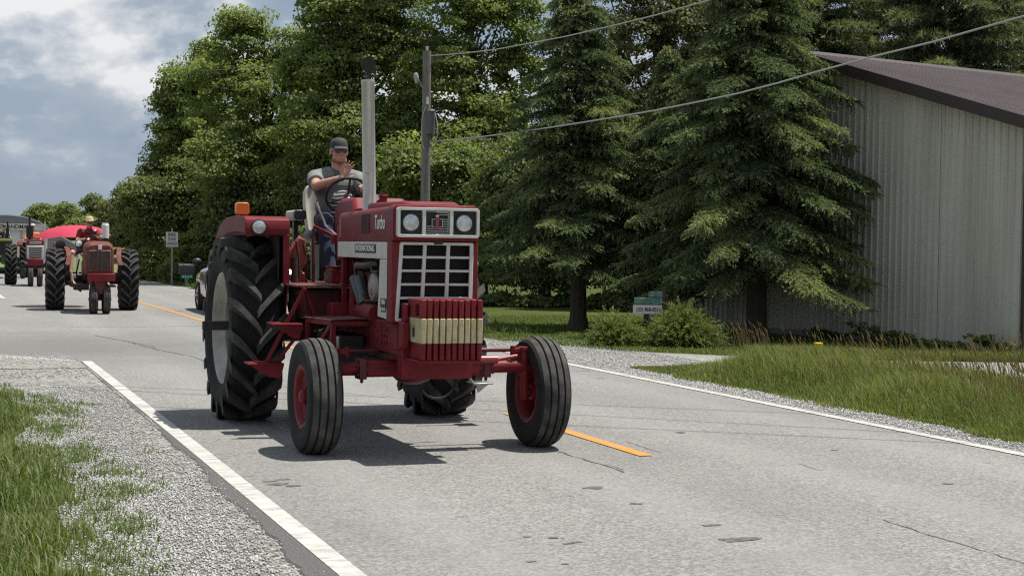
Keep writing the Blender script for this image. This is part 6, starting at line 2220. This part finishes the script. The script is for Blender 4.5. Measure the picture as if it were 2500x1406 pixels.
def head_prims(c, f=1.0):
    """head centre c, facing -y; roughly 0.24 m tall"""
    c = Vector(c)
    P = []
    P.append(('e', c + V(0, .012, .035) * f, (.077 * f, .096 * f, .092 * f)))
    P.append(('e', c + V(0, -.018, -.035) * f, (.066 * f, .074 * f, .085 * f)))
    P.append(('e', c + V(0, -.050, -.090) * f, (.040 * f, .034 * f, .026 * f)))       # chin
    P.append(('e', c + V(0, -.078, .030) * f, (.055 * f, .020 * f, .014 * f)))        # brow
    P.append(('c', c + V(0, -.088, .020) * f, c + V(0, -.112, -.020) * f, .010 * f, .015 * f))  # nose
    for s_ in (-1, 1):
        P.append(('e', c + V(s_ * .014, -.098, -.024) * f, (.011 * f, .012 * f, .009 * f)))
        P.append(('e', c + V(s_ * .040, -.066, -.018) * f, (.026 * f, .022 * f, .020 * f)))      # cheek
        P.append(('e', c + V(s_ * .082, .012, .0) * f, (.010 * f, .022 * f, .034 * f)))          # ear
        P.append(('e', c + V(s_ * .050, -.012, -.072) * f, (.022 * f, .040 * f, .026 * f)))      # jaw
    P.append(('e', c + V(0, -.088, -.052) * f, (.026 * f, .011 * f, .006 * f)))       # upper lip
    P.append(('e', c + V(0, -.085, -.064) * f, (.022 * f, .011 * f, .007 * f)))       # lower lip
    return P


SEAT = V(0, .33, 1.78)
d1 = thing('person', 'driver in black cap and sunglasses raising one open palm on the big red tractor', 'person', trac.matrix_basis @ SEAT, PHI)
OFF = SEAT
hc = V(.008, .165, 2.515)
shR, elR, wrR = V(-.205, .22, 2.265), V(-.262, -.055, 2.185), V(-.075, -.275, 2.252)
shL, elL, wrL = V(.205, .22, 2.265), V(.265, -.03, 2.12), V(.165, -.285, 2.165)
P = head_prims(hc)
P += [('c', hc + V(0, .03, -.09), V(0, .22, 2.27), .064, .072),
      ('e', V(0, .27, 2.17), (.20, .135, .16)), ('e', V(0, .25, 2.00), (.185, .16, .18)), ('e', V(0, .30, 1.88), (.185, .16, .12)),
      ('c', shR, shL, .075), ('c', shR, elR, .060, .050), ('c', elR, wrR, .048, .032), ('c', shL, elL, .060, .050), ('c', elL, wrL, .048, .032),
      ('c', V(-.10, .27, 1.86), V(-.20, -.18, 1.845), .090, .068), ('c', V(.10, .27, 1.86), V(.21, -.18, 1.845), .090, .068),
      ('c', V(-.20, -.18, 1.84), V(-.20, -.33, 1.42), .062, .042), ('c', V(.21, -.18, 1.84), V(.22, -.33, 1.42), .062, .042)]
# right hand raised, palm to the viewer
hx = V(.45, -.12, .88).normalized()             # along the fingers
hy = V(.86, .10, -.45).normalized()             # across the palm towards the thumb
hn = hx.cross(hy).normalized()
pal = wrR + hx * .055
Rm = Matrix((hy, hn, hx)).transposed()
P += [('e', pal, (.044, .016, .055), Rm), ('c', wrR, pal, .028, .022), ('e', wrR + hx * .03 + hy * .022, (.022, .018, .032), Rm)]
for k, (o_, ln, sp) in enumerate(((-.033, .062, -.16), (-.011, .076, -.05), (.011, .080, .05), (.032, .070, .17))):
    b0 = wrR + hx * .098 + hy * o_
    dirf = (hx + hy * sp).normalized()
    k1 = b0 + dirf * ln * .5
    k2 = b0 + dirf * ln + hn * (-.008)
    P += [('c', b0 - hx * .03, k1, .0105, .0095), ('c', k1, k2, .0095, .0078)]
t0 = wrR + hx * .028 + hy * .034
t1 = t0 + (hy * .85 + hx * .55).normalized() * .042
t2 = t1 + (hy * .65 + hx * .8).normalized() * .034
P += [('c', wrR + hx * .02 + hy * .012, t0, .016, .0135), ('c', t0, t1, .0125, .011), ('c', t1, t2, .011, .009)]
# left hand on the wheel rim
gp = V(.128, -.345, 2.185)
P += [('c', wrL, wrL.lerp(gp, .6), .030, .034), ('e', wrL.lerp(gp, .7), (.040, .035, .028))]
for k in range(4):
    o_ = V(.030 - .020 * k, .010 * k, -.012 * k)
    a_ = gp + o_ + V(0, .01, .018); b_ = gp + o_ + V(-.005, -.028, .006); c_ = gp + o_ + V(-.004, -.024, -.022)
    P += [('c', a_, b_, .010, .0095), ('c', b_, c_, .0095, .008)]
P += [('c', gp + V(-.03, .02, .0), gp + V(-.055, -.005, -.012), .012, .009)]
fused('body', P, skin_m, d1, .0075, 2, OFF)
fused('shirt', [('e', V(0, .27, 2.17), (.215, .150, .165)), ('e', V(0, .245, 2.00), (.205, .182, .185)), ('e', V(0, .30, 1.88), (.205, .178, .10)), ('c', V(-.19, .228, 2.268), V(.19, .228, 2.268), .082), ('c', V(-.17, .20, 2.20), V(.17, .20, 2.20), .085),
                ('c', V(0, .215, 2.335), V(0, .22, 2.25), .074, .085)], shirt_m, d1, .011, 3, OFF)
for sh_, el_, q in ((shR, elR, .62), (shL, elL, .70)):
    a_ = sh_.lerp(el_, q)
    inn = V(sh_.x * .40, .222, 2.298)
    fused('sleeve', [('c', inn, sh_, .086, .086), ('c', sh_, sh_.lerp(el_, .3), .086, .080), ('y', sh_.lerp(el_, .1), a_, .085, .078)], sleeve_m, d1, .010, 2, OFF)
band_m, gg, bs, _ = new_mat('wavy_band_cloth')  # wavy pale and dark bands across the lower shirt front
t = gg.n('ShaderNodeTexCoord').outputs['Object']
wv = gg.n('ShaderNodeTexWave', wave_type='BANDS', bands_direction='Z'); wv.inputs['Scale'].default_value = 9; wv.inputs['Distortion'].default_value = 2.2; wv.inputs['Detail'].default_value = 1.5; wv.inputs['Detail Scale'].default_value = 1.2
gg.l(t, wv.inputs['Vector'])
c = gg.ramp(wv.outputs['Fac'], [(0.42, (0.018, 0.019, 0.02)), (0.62, (0.33, 0.33, 0.32))]); gg.l(c, bs.inputs['Base Color']); bs.inputs['Roughness'].default_value = .9
fused('banded_shirt_front', [('e', V(.035, .10, 2.02), (.125, .055, .135)), ('e', V(.03, .10, 1.94), (.12, .065, .07))], band_m, d1, .010, 3, OFF)
fused('trousers', [('e', V(0, .32, 1.86), (.20, .17, .10)), ('c', V(-.10, .27, 1.86), V(-.205, -.19, 1.85), .102, .082), ('c', V(.10, .27, 1.86), V(.215, -.19, 1.85), .102, .082),
                   ('c', V(-.205, -.19, 1.845), V(-.20, -.25, 1.70), .080, .072), ('y', V(-.203, -.20, 1.80), V(-.20, -.325, 1.405), .074, .070), ('c', V(.215, -.19, 1.845), V(.215, -.25, 1.7), .080, .072), ('y', V(.213, -.20, 1.80), V(.22, -.325, 1.405), .074, .070)], jeans_m, d1, .011, 3, OFF)
shoe_m = pm('grey_shoe', (0.20, 0.19, 0.18), 0.7)
for xf in (-.20, .22):
    fused('shoe', [('e', V(xf, -.40, 1.335), (.048, .12, .034)), ('e', V(xf, -.33, 1.36), (.045, .065, .052)), ('b', V(xf, -.39, 1.305), (.085, .23, .022))], shoe_m, d1, .010, 2, OFF)
m = MB()     # cap
rr = []
for k in range(7):
    a = R(90 * k / 6)
    ca = math.cos(a) ** .65
    rr.append([V(hc.x + .088 * ca * math.cos(b), hc.y + .012 + .106 * ca * math.sin(b), hc.z + .050 + .088 * math.sin(a) + .012 * math.cos(a) * (math.sin(b) < -.5)) for b in [2 * math.pi * i / 20 for i in range(20)]])
m.rings(rr, True, False, True)
pk = []
for k in range(9):
    b = R(205 + 130 * k / 8)
    a0 = V(hc.x + .086 * math.cos(b), hc.y + .012 + .104 * math.sin(b), hc.z + .056)
    ext = .085 * math.sin(math.pi * k / 8) ** .6
    a1 = a0 + V(0, -ext, -.028 * math.sin(math.pi * k / 8)) + V(0, 0, -.016 * math.cos(math.pi * k / 8) ** 2)
    pk.append((a0, a1))
m.rings([[a for a, b in pk], [b for a, b in pk]], False, False, False)
m.rings([[a - V(0, 0, .006) for a, b in pk], [b - V(0, 0, .006) for a, b in pk]], False, False, False)
m.rings([[b for a, b in pk], [b - V(0, 0, .006) for a, b in pk]], False, False, False)
m.build('cap', cap_m, d1, off=OFF)
m = MB()
for s_ in (-1, 1):
    m.prism([V(hc.x + s_ * .010, hc.y - .105, hc.z + .026), V(hc.x + s_ * .050, hc.y - .098, hc.z + .026), V(hc.x + s_ * .062, hc.y - .088, hc.z + .018), V(hc.x + s_ * .056, hc.y - .094, hc.z - .004), V(hc.x + s_ * .018, hc.y - .105, hc.z - .004)], (0, .006, 0))
    m.bar(V(hc.x + s_ * .062, hc.y - .088, hc.z + .018), V(hc.x + s_ * .084, hc.y + .015, hc.z + .012), .006, .007)
m.bar(V(hc.x - .014, hc.y - .103, hc.z + .022), V(hc.x + .014, hc.y - .103, hc.z + .022), .006, .006)
m.build('sunglasses', glass_d, d1, off=OFF)
m = MB()
fused('stubble', [('e', hc + V(0, -.050, -.091), (.043, .036, .026)), ('e', hc + V(.048, -.016, -.074), (.026, .042, .026)), ('e', hc + V(-.048, -.016, -.074), (.026, .042, .026))],
      pm('reddish_stubble', (0.25, 0.12, 0.085), 0.8), d1, .008, 2, OFF)

# ---- driver with straw hat
OFF = V(-.06, .28, 1.42)
d2 = thing('person', 'driver in cream cowboy hat and red shirt on the rusty tractor', 'person', T2.matrix_basis @ OFF, R(18.5))
hc2 = V(-.055, .12, 2.03)
sR, eR, wR = V(-.255, .20, 1.83), V(-.33, -.02, 1.63), V(-.14, -.30, 1.66)
sL, eL, wL = V(.135, .20, 1.83), V(.20, -.06, 1.68), V(.06, -.30, 1.72)
P = head_prims(hc2) + [('c', hc2 + V(0, .03, -.09), V(-.06, .2, 1.83), .06, .07), ('e', V(-.06, .24, 1.70), (.20, .135, .2)), ('e', V(-.06, .26, 1.52), (.19, .16, .15)), ('c', sR, sL, .075),
      ('c', sR, eR, .06, .048), ('c', eR, wR, .045, .034), ('c', sL, eL, .06, .048), ('c', eL, wL, .045, .034), ('e', wR + V(.03, -.03, 0), (.05, .03, .04)), ('e', wL + V(-.02, -.03, .02), (.04, .03, .05)),
      ('c', V(-.16, .25, 1.46), V(-.46, -.25, 1.34), .09, .07), ('c', V(.05, .25, 1.46), V(.32, -.25, 1.34), .09, .07),
      ('c', V(-.46, -.25, 1.33), V(-.50, -.36, .92), .062, .042), ('c', V(.32, -.25, 1.33), V(.34, -.36, .92), .062, .042), ('c', V(-.50, -.36, .92), V(-.44, -.52, .66), .042, .03), ('c', V(.34, -.36, .92), V(.34, -.50, .66), .042, .03),
      ('c', V(-.44, -.5, .645), V(-.40, -.72, .615), .036, .032), ('c', V(.34, -.48, .645), V(.34, -.70, .615), .036, .032)]
for w_ in (wR + V(.03, -.04, 0), wL + V(-.02, -.04, .03)):
    for k in range(4):
        P.append(('c', w_ + V(-.03 + .02 * k, 0, .01), w_ + V(-.03 + .02 * k, -.035, -.02), .012, .010))
fused('body', P, skin_m, d2, .014, 2, OFF)
redshirt = pm('red_print_shirt', (0.26, 0.018, 0.022), 0.9, 0, (0.06, 0.012, 0.014), 9, 0.45, 0.6)
fused('shirt', [('e', V(-.06, .24, 1.70), (.215, .15, .21)), ('e', V(-.06, .26, 1.53), (.205, .175, .14)), ('c', V(-.2, .21, 1.83), V(.09, .21, 1.83), .075), ('c', sR, sR.lerp(eR, .6), .08, .072), ('c', sL, sL.lerp(eL, .6), .08, .072)], redshirt, d2, .016, 3, OFF)
fused('collar', [('e', V(-.06, .19, 1.82), (.15, .115, .07)), ('c', V(-.055, .16, 1.90), V(-.06, .2, 1.82), .072, .10)], redshirt, d2, .014, 2, OFF)
fused('shorts', [('e', V(-.06, .27, 1.46), (.20, .18, .11)), ('c', V(-.16, .25, 1.46), V(-.42, -.17, 1.36), .105, .09), ('c', V(.05, .25, 1.46), V(.28, -.17, 1.36), .105, .09)], pm('black_shorts', (0.015, 0.015, 0.017), 0.9), d2, .018, 2, OFF)
straw = pm('straw_hat', (0.55, 0.46, 0.30), 0.8, 0, (0.42, 0.34, 0.2), 30)
m = MB()
rr = []
for r_, z_ in ((.19, .040), (.195, .052), (.14, .055), (.095, .055), (.090, .10), (.078, .150), (.05, .165), (.001, .155)):
    rr.append([V(hc2.x + r_ * math.cos(b) * (1.05), hc2.y + .01 + r_ * math.sin(b) * 1.15, hc2.z + z_ + (.065 * math.cos(b) ** 2 * (r_ > .16) + .02 * math.cos(b) ** 2 * (r_ > .11))) for b in [2 * math.pi * i / 24 for i in range(24)]])
m.rings(rr, True, False, False); m.build('cowboy_hat', straw, d2, off=OFF)
m = MB(); m.box(wL + V(-.02, -.07, .05), (.075, .012, .15)); m.build('phone', black_p, d2, off=OFF)
m = MB(); m.bb(hc2.x - .06, hc2.x + .06, hc2.y - .105, hc2.y - .095, hc2.z, hc2.z + .025); m.build('sunglasses', glass_d, d2, off=OFF)

# ---- simple seated drivers far behind


def far_driver(label, root, off, rz, shirt, cap):
    off = Vector(off)
    p = thing('person', label, 'person', root.matrix_basis @ off, rz)
    h = off + V(0, -.08, .66)
    P = head_prims(h) + [('c', h + V(0, .03, -.09), off + V(0, .0, .45), .055, .065), ('e', off + V(0, 0, .30), (.19, .13, .2)), ('e', off + V(0, 0, .12), (.18, .15, .14)), ('c', off + V(-.19, 0, .43), off + V(.19, 0, .43), .07),
        ('c', off + V(-.19, 0, .43), off + V(-.27, -.2, .22), .055, .045), ('c', off + V(-.27, -.2, .22), off + V(-.14, -.5, .28), .045, .035), ('c', off + V(.19, 0, .43), off + V(.27, -.2, .22), .055, .045), ('c', off + V(.27, -.2, .22), off + V(.14, -.5, .28), .045, .035),
        ('c', off + V(-.1, 0, .05), off + V(-.17, -.48, .0), .085, .065), ('c', off + V(.1, 0, .05), off + V(.17, -.48, .0), .085, .065), ('c', off + V(-.17, -.48, 0), off + V(-.17, -.56, -.42), .06, .045), ('c', off + V(.17, -.48, 0), off + V(.17, -.56, -.42), .06, .045),
        ('c', off + V(-.17, -.56, -.44), off + V(-.17, -.72, -.46), .04), ('c', off + V(.17, -.56, -.44), off + V(.17, -.72, -.46), .04)]
    fused('body', P, skin_m, p, .018, 2, off)
    fused('shirt', [('e', off + V(0, 0, .30), (.205, .145, .21)), ('e', off + V(0, 0, .13), (.195, .165, .14)), ('c', off + V(-.19, 0, .42), off + V(.19, 0, .42), .078), ('c', off + V(-.19, 0, .43), off + V(-.25, -.15, .27), .07, .06), ('c', off + V(.19, 0, .43), off + V(.25, -.15, .27), .07, .06)], shirt, p, .02, 2, off)
    fused('trousers', [('e', off + V(0, 0, .05), (.2, .17, .1)), ('c', off + V(-.1, 0, .05), off + V(-.17, -.48, 0), .1, .078), ('c', off + V(.1, 0, .05), off + V(.17, -.48, 0), .1, .078), ('c', off + V(-.17, -.48, 0), off + V(-.17, -.55, -.38), .075, .06), ('c', off + V(.17, -.48, 0), off + V(.17, -.55, -.38), .075, .06)], jeans_m, p, .02, 2, off)
    m = MB(); m.ell(h + V(0, .01, .07), (.09, .105, .07)); m.bb(h.x - .06, h.x + .06, h.y - .17, h.y - .06, h.z + .055, h.z + .065); m.build('cap', cap, p, off=off)


far_driver('driver in orange shirt half hidden beside the red and white tractor muffler', T3, (-.30, .25, 1.40), R(19), pm('orange_shirt', (0.55, 0.14, 0.05), 0.8), pm('white_cap', (0.5, 0.5, 0.48), 0.8))
far_driver('driver in dark clothes on the tractor at the left frame edge', T4, (0, .28, 1.45), R(19), black_p, black_p)

bpy.context.view_layer.update()
